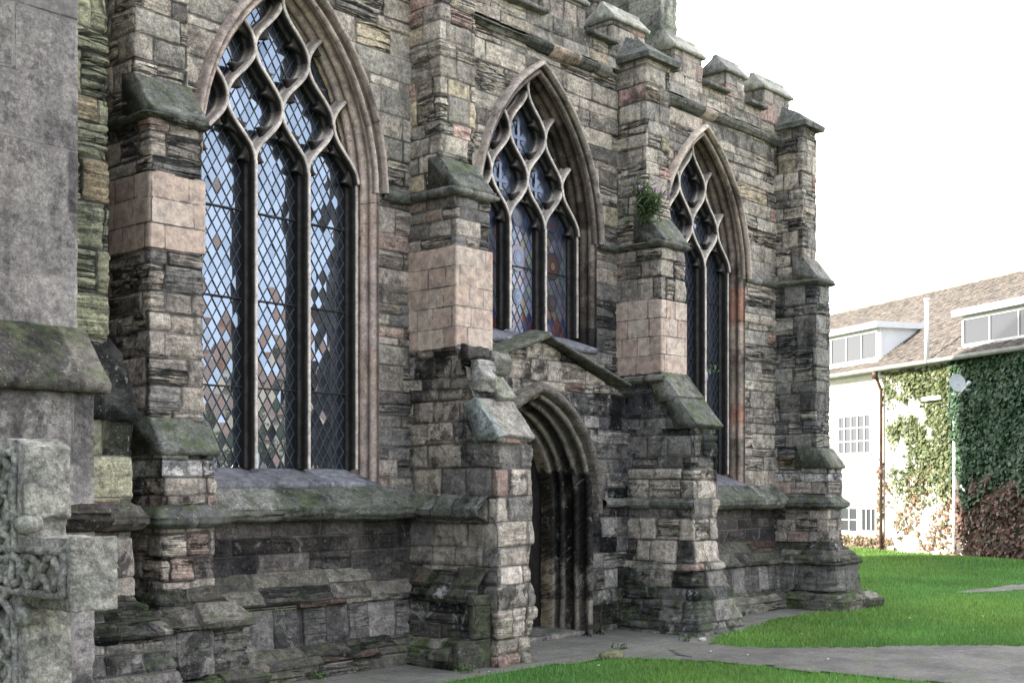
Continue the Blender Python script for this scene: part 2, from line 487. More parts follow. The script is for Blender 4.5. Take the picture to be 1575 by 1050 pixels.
for k_, f_ in (('upper', (1.13, 1.09, 1.03)), ('mid', (1.04, 1.0, .95)), ('frag', (.85, .83, .80)), ('new', (1.0, .96, .90)), ('plinth', (.72, .71, .68)), ('low', (.8, .78, .76)), ('rubble', (1.05, 1.0, .93)), ('cap', (.85, .85, .82))):
    PAL[k_] = [(tuple(a * b for a, b in zip(c, f_)), w_) for c, w_ in PAL[k_]]
def pick(pal, r):
    P = PAL[pal]
    t = sum(p[1] for p in P) * r.random()
    for c, wgt in P:
        t -= wgt
        if t <= 0:
            return c
    return P[0][0]

def masonry(path, prof, zone, seed=1, du=0.02, rough=1.0, strata=1.0, ch=(0.15, 0.30), bl=(0.22, 0.62), courses=None, hole=None,
            wear=1.0, warp=1.0, dirt=0.0, moss=0.0, warp_out=None, closed=False, uabs=None):
    """path: plan points (x, y), outward side on the right of travel; prof: list of (out, z) from bottom to top.
       zone: fn(z)->palette or name.  courses: 'one' for strings; list of (z0, z1, palette) bands of smooth new ashlar."""
    r = random.Random(seed)
    path = [np.array(p, float) for p in path]
    if closed: path = path + [path[0]]
    U, P, N, CD = [0.0], [], [], []
    segs = [(path[i + 1] - path[i]) for i in range(len(path) - 1)]
    L = [np.linalg.norm(s) for s in segs]
    D = [s / l for s, l in zip(segs, L)]
    nr = [np.array([d[1], -d[0]]) for d in D]
    corner_u = []
    acc = 0
    U = []
    for i, s in enumerate(segs):
        n = max(1, int(math.ceil(L[i] / du)))
        for k in range(n + (1 if i == len(segs) - 1 else 0)):
            t = k / n
            P.append(path[i] + s * t)
            U.append(acc + L[i] * t)
            if k == 0 and (i > 0 or closed):
                a, b = nr[i - 1], nr[i]
                m = a + b; m = m / np.linalg.norm(m)
                N.append(m / max(0.35, np.dot(m, b)))
            elif k == n and closed:
                a, b = nr[-1], nr[0]
                m = a + b; m = m / np.linalg.norm(m)
                N.append(m / max(0.35, np.dot(m, b)))
            else:
                N.append(nr[i])
        if i > 0: corner_u.append(acc)
        acc += L[i]
    if closed: corner_u += [0, acc]
    P = np.array(P); N = np.array(N); U = np.array(U)
    O, Z, Vv, PN = [], [], [], []
    va = 0
    for i in range(len(prof) - 1):
        a, b = np.array(prof[i], float), np.array(prof[i + 1], float)
        l = np.linalg.norm(b - a)
        n = max(1, int(math.ceil(l / du)))
        t_ = (b - a) / l
        for k in range(n + (1 if i == len(prof) - 2 else 0)):
            q = a + (b - a) * k / n
            O.append(q[0]); Z.append(q[1]); Vv.append(va + l * k / n); PN.append((t_[1], -t_[0]))
        va += l
    O, Z, Vv, PN = map(np.array, (O, Z, Vv, PN))
    nu, nv = len(U), len(Vv)
    uu, vv = np.meshgrid(U, Vv)
    wx = uu + 0.012 * warp * fbm(uu * 1.3, vv * 3.1, s=seed + 3, o=2)
    wv = vv + 0.016 * warp * fbm(uu * 1.1, vv * 1.7, s=seed + 5, o=3)
    # course boundaries in v
    bands = courses if isinstance(courses, list) else []
    def v_of_z(z): return float(np.interp(z, Z, Vv)) if Z[-1] > Z[0] else 0
    cb, ct = [-0.05], []
    if courses == 'one':
        cb = [-9.0, 99.0]; ct = [None]
    else:
        bz = sorted([(v_of_z(b[0]), v_of_z(b[1]), b[2]) for b in bands if b[1] > Z[0] and b[0] < Z[-1]])
        cur = cb[0]
        end = Vv[-1] + 0.05
        while cur < end - 1e-6:
            nb = [b for b in bz if b[0] <= cur + 1e-4 and b[1] > cur + 1e-3]
            if nb:
                b = nb[0]
                n = max(1, round((b[1] - max(b[0], 0)) / 0.205))
                s0 = cur
                for k in range(n):
                    cur = s0 + (b[1] - s0) * (k + 1) / n
                    cb.append(cur); ct.append(b[2])
            else:
                nx = min([b[0] for b in bz if b[0] > cur + 1e-4] + [end])
                h = r.uniform(*ch)
                if r.random() < 0.15: h *= 0.6
                nc = cur + h
                if nx - nc < ch[0] * 0.6: nc = nx
                cur = min(nc, nx)
                cb.append(cur); ct.append(None)
    cb = np.array(cb)
    ci = np.clip(np.searchsorted(cb, wv, side='right') - 1, 0, len(ct) - 1)
    C = np.zeros((nv, nu, 3)); off = np.zeros((nv, nu)); sa = np.ones((nv, nu)); jd = np.zeros((nv, nu)); dE = np.zeros((nv, nu))
    we = np.ones((nv, nu)); dk = np.zeros((nv, nu)); tiltx = np.zeros((nv, nu))
    for c in range(len(ct)):
        mask = ci == c
        if not mask.any():
            # keep the random stream stable
            continue
        rr = random.Random(seed * 1000 + c)
        zc = float(np.interp((max(cb[c], 0) + min(cb[c + 1], Vv[-1])) / 2, Vv, Z))
        zpal = zone(zc) if callable(zone) else zone
        ub = [-0.3 * rr.random() - 0.02]
        hh = cb[c + 1] - cb[c]
        while ub[-1] < acc + 0.02:
            if ct[c]: l = rr.uniform(0.16, 0.46)
            elif courses == 'one': l = rr.uniform(*bl)
            else: l = rr.uniform(bl[0], bl[1]) * (0.8 if hh > 0.25 else 1)
            ub.append(ub[-1] + l)
        ub = np.array(ub)
        um = wx[mask]; vm = wv[mask]
        bi = np.clip(np.searchsorted(ub, um, side='right') - 1, 0, len(ub) - 2)
        nb = len(ub) - 1
        new = ct[c] is not None
        cols = np.zeros((nb, 3)); offs = np.zeros(nb); sas = np.zeros(nb); wes = np.zeros(nb); jw = np.zeros(nb); dks = np.zeros(nb)
        for b in range(nb):
            col = np.array(pick(ct[c] if new else zpal, rr))
            cols[b] = col * rr.uniform(0.85, 1.16)
            if new:
                offs[b] = 0.004; sas[b] = 0.0; wes[b] = 0.05; jw[b] = 0.011; dks[b] = -0.3
                cols[b] = col * rr.uniform(0.93, 1.07)
            else:
                q = rr.random()
                offs[b] = rr.uniform(-0.010, 0.004) * rough
                if q < 0.10: offs[b] -= 0.02 * rough * rr.random()
                sas[b] = rr.choice([0.08, 0.2, 0.4, 0.65, 0.95, 1.3]) * strata
                wes[b] = rr.uniform(0.3, 1.4) * wear
                jw[b] = rr.uniform(0.010, 0.017)
                dks[b] = rr.uniform(-0.4, 0.5)
        d = np.minimum(um - ub[bi], ub[bi + 1] - um)
        if courses != 'one':
            d = np.minimum(d, np.minimum(vm - cb[c], cb[c + 1] - vm))
        d = np.maximum(d, 0)
        C[mask] = cols[bi]; off[mask] = offs[bi]; sa[mask] = sas[bi]; we[mask] = wes[bi]; dE[mask] = d
        jd[mask] = d / jw[bi]; dk[mask] = dks[bi]
        tiltx[mask] = (um - (ub[bi] + ub[bi + 1]) / 2)
    old = (jd < 1e9) & (we > 0.06)
    so_ = fbm(uu * 2.0, vv * 24, s=seed + 11, o=3, g=0.6)
    so2 = np.abs(fbm(uu * 1.2 + 5, vv * 11, s=seed + 13, o=3))
    lv = vv * 24 + 2.2 * fbm(uu * 1.1, vv * 1.5, s=seed + 41, o=3)
    lay = vn(uu * 1.7, np.floor(lv) * 7.3, s=seed + 43) * 0.6 + vn(uu * 5.0, np.floor(lv) * 3.1, s=seed + 44) * 0.4
    disp = off + sa * (0.004 * so_ - 0.020 * sstep(0.14 - so2, 0.0, 0.11) + 0.013 * lay * rough ** .5)
    disp += np.where(old, 0.007 * rough * fbm(uu * 6, vv * 6, s=seed + 19, o=4), 0)
    disp -= we * 0.012 * np.exp(-(dE / 0.016)) * np.where(old, 1, 0.5)
    spall = sstep(fbm(uu * 1.9, vv * 2.7, s=seed + 29, o=4), 0.18, 0.34)
    disp -= np.where(old, spall * 0.014 * rough * (0.5 + so_), 0)
    # worn arrises
    if corner_u:
        dc = np.min([np.abs(uu - c) for c in corner_u], axis=0)
        cw = np.clip(0.5 + 0.9 * fbm(uu * 0 + 3, vv * 4.5, s=seed + 31, o=4) + 0.35 * (sa - 0.6), 0.05, 2)
        disp -= np.where(old, wear * 0.020 * cw * np.exp(-dc / 0.028), 0.003 * np.exp(-dc / 0.01))
    if warp_out is not None:
        disp = disp + warp_out(uu, np.broadcast_to(Z[:, None], uu.shape))
    X = P[None, :, 0] + N[None, :, 0] * (O[:, None] + disp * PN[:, 0][:, None])
    Yy = P[None, :, 1] + N[None, :, 1] * (O[:, None] + disp * PN[:, 0][:, None])
    Zz = np.broadcast_to(Z[:, None], uu.shape) + disp * PN[:, 1][:, None]
    V = np.stack([X, Yy, Zz], -1).reshape(-1, 3)
    idx = np.arange(nu * nv).reshape(nv, nu)
    Q = np.stack([idx[:-1, :-1], idx[:-1, 1:], idx[1:, 1:], idx[1:, :-1]], -1).reshape(-1, 4)
    if hole is not None:
        cen = V[Q].mean(1)
        Q = Q[~hole(cen[:, 0], cen[:, 1], cen[:, 2])]
    A = np.stack([np.minimum(jd, 6), np.clip(dk + dirt, -1, 1.5), np.full(jd.shape, moss), np.clip(sa, 0, 1.6)], -1).reshape(-1, 4)
    return dict(V=V, Q=Q, C=C.reshape(-1, 3), A=A)

def rprism(prof, axis, a0, a1, pal, seed=1, rough=0.006, du=0.03, joint=None, dirt=0.0, moss=0.0, ysc=None, scale=3.0):
    """closed outline prof in the plane across `axis` ('x': (y,z); 'y': (x,z); 'z': (x,y)), extruded a0..a1, roughened."""
    r = random.Random(seed)
    pts = []
    n0 = len(prof)
    for i in range(n0):
        a, b = np.array(prof[i], float), np.array(prof[(i + 1) % n0], float)
        n = max(1, int(round(np.linalg.norm(b - a) / du)))
        for k in range(n): pts.append(a + (b - a) * k / n)
    pts = np.array(pts); m = len(pts)
    na = max(1, int(round((a1 - a0) / du)))
    t = np.linspace(a0, a1, na + 1)
    pp = np.broadcast_to(pts[None], (na + 1, m, 2)); tt = np.broadcast_to(t[:, None], (na + 1, m))
    def to3(p2, t1):
        if axis == 'x': return np.stack([t1, p2[..., 0], p2[..., 1]], -1)
        if axis == 'y': return np.stack([p2[..., 0], t1, p2[..., 1]], -1)
        return np.stack([p2[..., 0], p2[..., 1], t1], -1)
    V = to3(pp, tt).reshape(-1, 3)
    idx = np.arange((na + 1) * m).reshape(na + 1, m)
    nx = np.roll(idx, -1, axis=1)
    Q = np.stack([idx[:-1], nx[:-1], nx[1:], idx[1:]], -1).reshape(-1, 4)
    area = 0.5 * np.sum(pts[:, 0] * np.roll(pts[:, 1], -1) - np.roll(pts[:, 0], -1) * pts[:, 1])
    sgn = area * (-1 if axis == 'y' else 1)
    if sgn > 0: Q = Q  # orientation: outward for counter-clockwise outlines
    Q = Q[:, ::-1] if sgn < 0 else Q
    Ql = [list(q) for q in Q]
    e0, e1 = list(idx[0]), list(idx[-1])
    Ql += [e0[::-1] if sgn > 0 else e0, e1 if sgn > 0 else e1[::-1]]
    W = V * scale
    D = np.stack([fbm(W[:, 0] * 2, W[:, 1] * 2, W[:, 2] * 3, seed + q * 7, 4) for q in range(3)], -1)
    ctr = np.broadcast_to(to3(pts.mean(0)[None], np.array([(a0 + a1) / 2]))[0], V.shape)
    V = V + D * rough
    C = np.zeros((na + 1, m, 3)); jd = np.full((na + 1, m), 5.0); dk = np.zeros((na + 1, m))
    j = joint or (0.45, 0.9)
    ub = [a0 - 0.001 if joint is None else a0 - r.random() * j[0]]
    while ub[-1] < a1: ub.append(ub[-1] + r.uniform(*j))
    for q in range(len(ub) - 1):
        mk_ = (tt >= ub[q]) & (tt < ub[q + 1] + (1e-6 if q == len(ub) - 2 else 0))
        C[mk_] = np.array(pick(pal, r)) * r.uniform(0.88, 1.12)
        dk[mk_] = r.uniform(-0.2, 0.3)
        jd[mk_] = np.minimum(tt[mk_] - ub[q], ub[q + 1] - tt[mk_]) / 0.008 + (3 if q == 0 else 0)
    C[C.sum(-1) == 0] = pick(pal, r)
    A = np.stack([np.clip(jd, 0, 6), dk + dirt, np.full(jd.shape, moss)], -1).reshape(-1, 3)
    return dict(V=V, Q=Ql, C=C.reshape(-1, 3), A=A)

# ------------------------------------------------------------------ church
church = empty('church', (10.7, 9.22, 0), 'weathered grey and pink sandstone church with traceried windows, buttresses and battlements', 'church')
WY = 9.22          # wall face
ZS = 4.70          # window springing
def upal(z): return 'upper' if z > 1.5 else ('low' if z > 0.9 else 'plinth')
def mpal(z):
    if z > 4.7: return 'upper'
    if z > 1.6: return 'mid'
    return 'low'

HALF, RAD = 1.12, 2.24
def arch_half(z, half=HALF, rad=RAD, zs=ZS, o=0.0):
    z = np.asarray(z, float)
    cx = half - rad
    s = np.clip((rad - o) ** 2 - np.maximum(z - zs, 0) ** 2, 0, None)
    return np.where(z < zs, half - o, cx + np.sqrt(s))
def arch_line(o, half, rad, zs, zb, n=26, step=0.05, jamb=True):
    """right jamb bottom -> apex -> left jamb bottom; fixed sample count for every offset o"""
    cx = half - rad
    th = math.acos(min(1, -cx / (rad - o)))
    pts = []
    if jamb:
        m = max(2, int((zs - zb) / step))
        for k in range(m): pts.append((half - o, zb + (zs - zb) * k / m))
    for k in range(n + 1):
        a = th * k / n
        pts.append((cx + (rad - o) * math.cos(a), zs + (rad - o) * math.sin(a)))
    pts = pts + [(-x, z) for x, z in pts[:-1][::-1]]
    return np.array(pts)
def arch_sweep(xc, y0, prof, half, rad, zs, zb, cols, seed=1, jamb=True, dirtf=None, rough=0.003, joint=0.36, ends=False, blockc=None):
    """prof: list of (offset inward, depth)"""
    r = random.Random(seed)
    lines = [arch_line(o, half, rad, zs, zb, jamb=jamb) for o, q in prof]
    n, m = len(lines[0]), len(prof)
    ref = lines[len(lines) // 2]
    s = np.concatenate([[0], np.cumsum(np.linalg.norm(np.diff(ref, axis=0), axis=1))])
    js = [0.0]
    while js[-1] < s[-1]: js.append(js[-1] + joint * r.uniform(0.6, 1.4))
    js = np.array(js)
    V = np.zeros((n, m, 3)); C = np.zeros((n, m, 3)); A = np.zeros((n, m, 3))
    bi = np.clip(np.searchsorted(js, s, side='right') - 1, 0, len(js) - 2)
    bt = [r.uniform(0.82, 1.15) for _ in js]; bdk = [r.uniform(-0.35, 0.35) for _ in js]
    boff = [r.uniform(-.003, .003) for _ in js]
    tint = [np.array(blockc[r.randrange(len(blockc))]) if blockc else np.ones(3) for _ in js]
    for j in range(m):
        V[:, j, 0] = xc + lines[j][:, 0]
        V[:, j, 2] = lines[j][:, 1]
        V[:, j, 1] = y0 + prof[j][1]
        for i in range(n):
            cc = cols[j] if isinstance(cols[0], (tuple, list)) else cols
            C[i, j] = np.array(cc) * bt[bi[i]] * (tint[bi[i]] if lines[j][i][1] < zs + .05 else 1)
            d = min(s[i] - js[bi[i]], js[bi[i] + 1] - s[i])
            A[i, j] = (d / 0.012, bdk[bi[i]] + (dirtf(j / (m - 1), lines[j][i]) if dirtf else 0), 0)
    W = V.reshape(-1, 3)
    D = np.stack([fbm(W[:, 0] * 7, W[:, 1] * 7, W[:, 2] * 7, seed + q * 5, 3) for q in range(3)], -1) * rough
    W = W + D
    idx = np.arange(n * m).reshape(n, m)
    Q = np.stack([idx[:-1, :-1], idx[:-1, 1:], idx[1:, 1:], idx[1:, :-1]], -1).reshape(-1, 4)
    return dict(V=W, Q=Q, C=C.reshape(-1, 3), A=A.reshape(-1, 3))

def scallop(o0, q0, o1, q1, n=44, rolls=3.5, amp=0.018):
    """diagonal moulding of rolls and hollows from (o0,q0) to (o1,q1)"""
    out = []
    L = math.hypot(o1 - o0, q1 - q0)
    nx, ny = (q1 - q0) / L, -(o1 - o0) / L       # towards the opening / the viewer
    for k in range(n + 1):
        t = k / n
        b = abs(math.sin(rolls * math.pi * t))
        h = amp * (b ** 0.7) - amp * 0.5
        if k in (0, n): h = 0
        out.append((o0 + (o1 - o0) * t + nx * h, q0 + (q1 - q0) * t + ny * h))
    return out

def strand_pts(x0, z0, x1, z1, n=16):
    pts = []
    for k in range(n + 1):
        t = k / n
        s = math.sin(math.pi * t / 2) ** 2
        s = 0.72 * s + 0.28 * (t * t * t * (t * (6 * t - 15) + 10))
        pts.append((x0 + (x1 - x0) * s, z0 + (z1 - z0) * t))
    return np.array(pts)
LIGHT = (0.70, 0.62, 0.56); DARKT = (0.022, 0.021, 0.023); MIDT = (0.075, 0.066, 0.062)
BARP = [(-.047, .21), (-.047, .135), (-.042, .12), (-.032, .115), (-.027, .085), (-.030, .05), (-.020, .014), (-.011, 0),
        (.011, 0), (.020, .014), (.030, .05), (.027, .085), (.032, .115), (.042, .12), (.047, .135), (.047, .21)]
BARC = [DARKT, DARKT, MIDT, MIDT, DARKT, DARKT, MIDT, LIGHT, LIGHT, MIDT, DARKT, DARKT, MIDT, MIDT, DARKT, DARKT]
def bar(pts, xc, y0, dq=0.0, light=1.0, seed=0, wid=1.0):
    pts = np.asarray(pts, float)
    n, m = len(pts), len(BARP)
    T = np.gradient(pts, axis=0); T /= np.linalg.norm(T, axis=1)[:, None]
    Nn = np.stack([T[:, 1], -T[:, 0]], -1)
    V = np.zeros((n, m, 3)); C = np.zeros((n, m, 3))
    for j, (a, q) in enumerate(BARP):
        V[:, j, 0] = xc + pts[:, 0] + Nn[:, 0] * a * wid
        V[:, j, 2] = pts[:, 1] + Nn[:, 1] * a * wid
        V[:, j, 1] = y0 + q + dq
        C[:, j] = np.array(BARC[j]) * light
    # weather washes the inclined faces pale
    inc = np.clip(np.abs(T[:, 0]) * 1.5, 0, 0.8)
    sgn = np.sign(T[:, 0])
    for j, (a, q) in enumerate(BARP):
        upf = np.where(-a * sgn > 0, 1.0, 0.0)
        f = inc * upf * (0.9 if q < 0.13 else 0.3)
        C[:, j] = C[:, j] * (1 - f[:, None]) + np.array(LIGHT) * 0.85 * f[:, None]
    W = V.reshape(-1, 3)
    idx = np.arange(n * m).reshape(n, m)
    Q = np.stack([idx[:-1, :-1], idx[1:, :-1], idx[1:, 1:], idx[:-1, 1:]], -1).reshape(-1, 4)
    W = W + np.stack([fbm(W[:, 0] * 9, W[:, 2] * 9, None, seed + q, 3) for q in range(3)], -1) * 0.003
    return dict(V=W, Q=Q, C=C.reshape(-1, 3), A=(5, 0, 0))
def cusp(p, d, tan, xc, y0, ln=0.12, base=0.11, q0=0.045, q1=0.13, dq=0.0):
    """foil spur at p pointing along d; concave flanks, swollen dark root, pale thin tip"""
    p, d, tan = np.array(p), np.array(d), np.array(tan)
    out = []
    n = 7
    for sgn in (-1, 1):
        side = []
        for k in range(n + 1):
            t = k / n
            wv_ = base * ((1 - t) ** 1.9) + 0.010
            side.append(p + d * (ln * t) + tan * sgn * wv_)
        out.append(side)
    poly = out[0] + [p + d * (ln + 0.012)] + out[1][::-1]
    m = len(poly)
    V, C = [], []
    for q, f in ((q0 + dq, 1), (q1 + dq, 0)):
        for k, u in enumerate(poly):
            sc_ = 1.0 if f else 1.0
            V.append((xc + u[0], y0 + q, u[1]))
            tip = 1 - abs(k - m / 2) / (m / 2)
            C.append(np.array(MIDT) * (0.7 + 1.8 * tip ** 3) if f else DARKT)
    Q = [list(range(m)), list(range(m, 2 * m))[::-1]] + [[k, k + m, (k + 1) % m + m, (k + 1) % m] for k in range(m)]
    return dict(V=np.array(V), Q=Q, C=np.array(C), A=(5, 0, 0))

def in_arch(x, z, o, zb):
    return (abs(x) <= float(arch_half(z, o=o))) and z >= zb

def make_window(xc, zb, kind, seed, label):
    W = tag(mk('window', arch_mould(xc, zb, kind, seed), M['mould'], church), label)
    # hood mould over the arch only
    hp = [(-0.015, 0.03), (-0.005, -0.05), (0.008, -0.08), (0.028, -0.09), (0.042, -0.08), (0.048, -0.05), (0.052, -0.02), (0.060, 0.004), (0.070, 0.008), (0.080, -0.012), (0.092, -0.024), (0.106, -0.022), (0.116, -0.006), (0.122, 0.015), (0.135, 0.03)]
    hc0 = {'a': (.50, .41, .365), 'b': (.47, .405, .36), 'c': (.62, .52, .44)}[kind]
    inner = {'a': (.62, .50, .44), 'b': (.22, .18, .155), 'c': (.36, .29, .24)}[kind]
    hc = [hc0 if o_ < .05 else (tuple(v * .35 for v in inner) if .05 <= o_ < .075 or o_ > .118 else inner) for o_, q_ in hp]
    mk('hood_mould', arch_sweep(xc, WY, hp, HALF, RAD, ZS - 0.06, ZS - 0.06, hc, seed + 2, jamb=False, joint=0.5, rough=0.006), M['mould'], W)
    # tracery
    lw = 0.62
    HW = 1.12 - 0.2 + 0.0
    hr = 0.525
    z0 = 4.74
    y0 = WY + 0.16
    P = []
    sd = seed * 10
    k = 0
    for sx in (-1, 1):
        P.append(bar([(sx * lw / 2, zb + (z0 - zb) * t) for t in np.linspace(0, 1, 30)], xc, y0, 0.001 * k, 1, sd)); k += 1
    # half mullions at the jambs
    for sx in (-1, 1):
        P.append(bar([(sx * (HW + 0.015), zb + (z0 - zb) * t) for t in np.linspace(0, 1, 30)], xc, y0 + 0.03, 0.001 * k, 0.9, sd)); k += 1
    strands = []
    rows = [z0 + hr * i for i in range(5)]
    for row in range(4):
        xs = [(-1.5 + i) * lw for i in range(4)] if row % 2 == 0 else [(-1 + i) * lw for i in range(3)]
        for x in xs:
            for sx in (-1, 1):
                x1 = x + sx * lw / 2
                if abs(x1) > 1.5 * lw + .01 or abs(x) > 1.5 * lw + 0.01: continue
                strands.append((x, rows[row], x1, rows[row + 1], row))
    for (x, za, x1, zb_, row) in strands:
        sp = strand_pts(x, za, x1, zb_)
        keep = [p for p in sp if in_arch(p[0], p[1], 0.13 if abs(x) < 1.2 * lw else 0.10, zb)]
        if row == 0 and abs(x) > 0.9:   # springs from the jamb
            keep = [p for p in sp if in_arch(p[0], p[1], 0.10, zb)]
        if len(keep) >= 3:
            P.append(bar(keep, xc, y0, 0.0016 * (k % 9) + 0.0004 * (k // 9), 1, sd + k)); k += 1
    # cusps: each closed cell has two pairs, each light head two pairs
    def edge(x, za, x1, zb_, t, nmid):
        sp = strand_pts(x, za, x1, zb_, 40)
        i = int(round(t * 40))
        p = sp[i]; tg = sp[min(i + 1, 40)] - sp[max(i - 1, 0)]; tg /= np.linalg.norm(tg)
        return p, tg
    kk = 0
    cells = []
    for row in range(0, 3):
        cs = [(-0.5) * lw, 0.5 * lw] if row % 2 == 0 else [-lw, 0.0, lw]
        if row == 2: cs = []
        for cx in cs: cells.append((cx, row))
    for cx, row in cells:
        for sx in (-1, 1):
            for (za, zb_, xa, xb, t, dz) in ((rows[row], rows[row + 1], cx, cx + sx * lw / 2, 0.60, 0.10), (rows[row + 1], rows[row + 2], cx + sx * lw / 2, cx, 0.30, -0.1)):
                p, tg = edge(xa, za, xb, zb_, t, 0)
                p = p + np.array([-sx * 0.02, 0])
                if not in_arch(p[0], p[1], 0.16, zb): continue
                d = np.array([-sx * 1.0, dz * 2]); d /= np.linalg.norm(d)
                P.append(cusp(p, d, tg, xc, y0, 0.105, 0.105, 0.05, 0.13, 0.0007 * kk)); kk += 1
    for cx in (-lw, 0, lw):
        for sx in (-1, 1):
            for t, ln, ba in ((0.12, 0.10, 0.10), (0.55, 0.075, 0.09)):
                p, tg = edge(cx + sx * lw / 2, rows[0], cx, rows[1], t, 0)
                p = p + np.array([-sx * 0.025, 0])
                d = np.array([-sx * 1.0, -0.55 if t < 0.3 else -0.2]); d /= np.linalg.norm(d)
                P.append(cusp(p, d, tg, xc, y0, ln, ba, 0.05, 0.13, 0.0007 * kk)); kk += 1
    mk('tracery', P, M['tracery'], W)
    # glazing: every quarry is its own slightly tilted piece
    yg = WY + 0.345
    pw, ph = 0.103, 0.172
    r = random.Random(seed + 77)
    V, Q, C = [], [], []
    V2, Q2 = [], []
    nx = int(2.1 / pw * 2) ; nz_ = int((6.45 - zb) / ph * 2) + 2
    for j in range(nz_ + 1):
        for i in range(-nx // 2, nx // 2 + 1):
            if (i + j) % 2: continue
            x, z = i * pw / 2, zb + j * ph / 2
            if z > 6.44 or abs(x) > 0.97 or abs(x) > float(arch_half(min(z, 6.4), o=0.1)) + 0.03: continue
            ta = (r.gauss(0, 1) if r.random() < 0.75 else r.gauss(0, 2.6)) * 0.014
            tb = (r.gauss(0, 1) if r.random() < 0.75 else r.gauss(0, 2.6)) * 0.014
            b = len(V)
            for dx, dz in ((0, -ph / 2), (pw / 2, 0), (0, ph / 2), (-pw / 2, 0)):
                zz = max(z + dz, zb)
                V.append((xc + x + dx, yg + dx * ta * 1.5 + dz * tb * 1.5, zz))
            Q.append([b, b + 1, b + 2, b + 3])
            if kind == 'b':
                q = r.random()
                c = (.20, .21, .25) if z < 4.72 else (.03, .035, .06)
                if z < 4.72:
                    if q < 0.12: c = (.30, .19, .13)
                    elif q < 0.3: c = (.12, .13, .17)
                    if abs(x) > 0.31: c = tuple(v * 0.45 for v in c)
                    if z < zb + 0.22: c = (.025, .03, .09) if q < .6 else (.10, .02, .015)
                else:
                    if q < 0.25: c = (.05, .06, .13)
                    elif q < 0.35: c = (.10, .11, .15)
                c = tuple(v * r.uniform(.75, 1.2) for v in c)
                C += [c] * 4
            else:
                C += [(.012, .015, .02)] * 4
    gm = {'a': M['glass'], 'b': M['stained'], 'c': M['darkglass']}[kind]
    mk('glazing', dict(V=np.array(V), Q=np.array(Q), C=np.array(C)), gm, W, smooth=False)
    # lead came lattice
    L = []
    def came(xa, za, xb, zb2, wd=0.0075, dq=0.0, y=yg - 0.004):
        d = np.array([xb - xa, zb2 - za]); l = np.linalg.norm(d); d /= l
        n_ = np.array([-d[1], d[0]]) * wd / 2
        vs = []
        for yy in (y - 0.004 + dq, y + 0.012 + dq):
            for (px, pz) in ((xa - n_[0], za - n_[1]), (xb - n_[0], zb2 - n_[1]), (xb + n_[0], zb2 + n_[1]), (xa + n_[0], za + n_[1])):
                vs.append((xc + px, yy, pz))
        L.append(dict(V=np.array(vs), Q=[[0, 1, 2, 3][::-1] if False else [0, 1, 2, 3], [0, 4, 5, 1], [3, 2, 6, 7], [0, 3, 7, 4], [1, 5, 6, 2]]))
    slope = ph / pw
    top = 6.42
    for sgn in (-1, 1):
        nn = int((top - zb + 2 * slope) / ph) + 14
        for q in range(-14, nn):
            # line z = zb + q*ph + ph/2 + sgn*slope*x, clipped to the window
            run = []
            for x in np.linspace(-0.97, 0.97, 60):
                z = zb + q * ph + ph / 2 + sgn * slope * x
                ok = zb <= z <= 6.4 and abs(x) < float(arch_half(z, o=0.12)) + 0.02
                if ok: run.append((x, z))
                elif run:
                    break
            if len(run) > 1:
                came(run[0][0], run[0][1], run[-1][0], run[-1][1], dq=0.0012 * (sgn + 1))
    if kind == 'b':
        V, Q, C = [], [], []
        def disc(x, z, rad, cols):
            n = 20
            for ri, (ra, c) in enumerate(cols):
                b = len(V)
                for k_ in range(n):
                    a = 2 * math.pi * k_ / n
                    V.append((xc + x + rad * ra * math.cos(a), yg - 0.010 - 0.003 * ri, z + rad * ra * 1.15 * math.sin(a)))
                    C.append(c)
                Q.append(list(range(b, b + n))[::1])
        blue, red, lav, gold, blk = (.025, .035, .085), (.065, .02, .018), (.09, .10, .16), (.14, .10, .06), (.01, .01, .012)
        disc(0, 4.38, .14, [(1, blk), (.95, (.11, .055, .055)), (.6, blk), (.56, blue), (.32, lav)])
        disc(0, 3.93, .085, [(1, blk), (.92, blue), (.7, blk), (.62, lav), (.3, blue)])
        disc(.62, 4.36, .145, [(1, blk), (.9, (.03, .02, .03)), (.7, red), (.35, blk), (.28, gold)])
        disc(.62, 3.92, .09, [(1, blk), (.9, red), (.6, blk), (.5, (.03, .05, .06))])
        disc(-.62, 4.38, .16, [(1, blk), (.9, red), (.6, blue)])
        for x in (-.62, 0, .62): disc(x, 4.86, .095, [(1, blk), (.85, blue), (.5, red)])
        for (x, z) in ((-.31, 5.22), (.31, 5.22), (0, 5.77)):
            for dx, dz in ((0, .2), (0, -.2), (.11, 0), (-.11, 0)): disc(x + dx, z + dz, .07, [(1, blk), (.85, blue), (.45, lav)])
            b = len(V)
            for (ax, az) in ((-.02, -.2), (.02, -.2), (.02, .2), (-.02, .2)): V.append((xc + x + ax, yg - .024, z + az)); C.append(lav)
            Q.append([b, b + 1, b + 2, b + 3])
            b = len(V)
            for (ax, az) in ((-.12, -.02), (.12, -.02), (.12, .02), (-.12, .02)): V.append((xc + x + ax, yg - .026, z + az)); C.append(blue)
            Q.append([b, b + 1, b + 2, b + 3])
        V_ = np.array(V); C_ = np.array(C)
        comp = {}
        for q in Q:
            key = tuple(np.round(V_[q].mean(0)[[0, 2]] * (1 if V_[q][0][2] < 5.0 else .0), 2)) if V_[q][0][2] < 5.0 else ('t', int(np.argmin([abs(V_[q].mean(0)[0] - xc - a) + abs(V_[q].mean(0)[2] - b) for a, b in ((-.31, 5.22), (.31, 5.22), (0, 5.77))])))
            comp.setdefault(key, []).append(q)
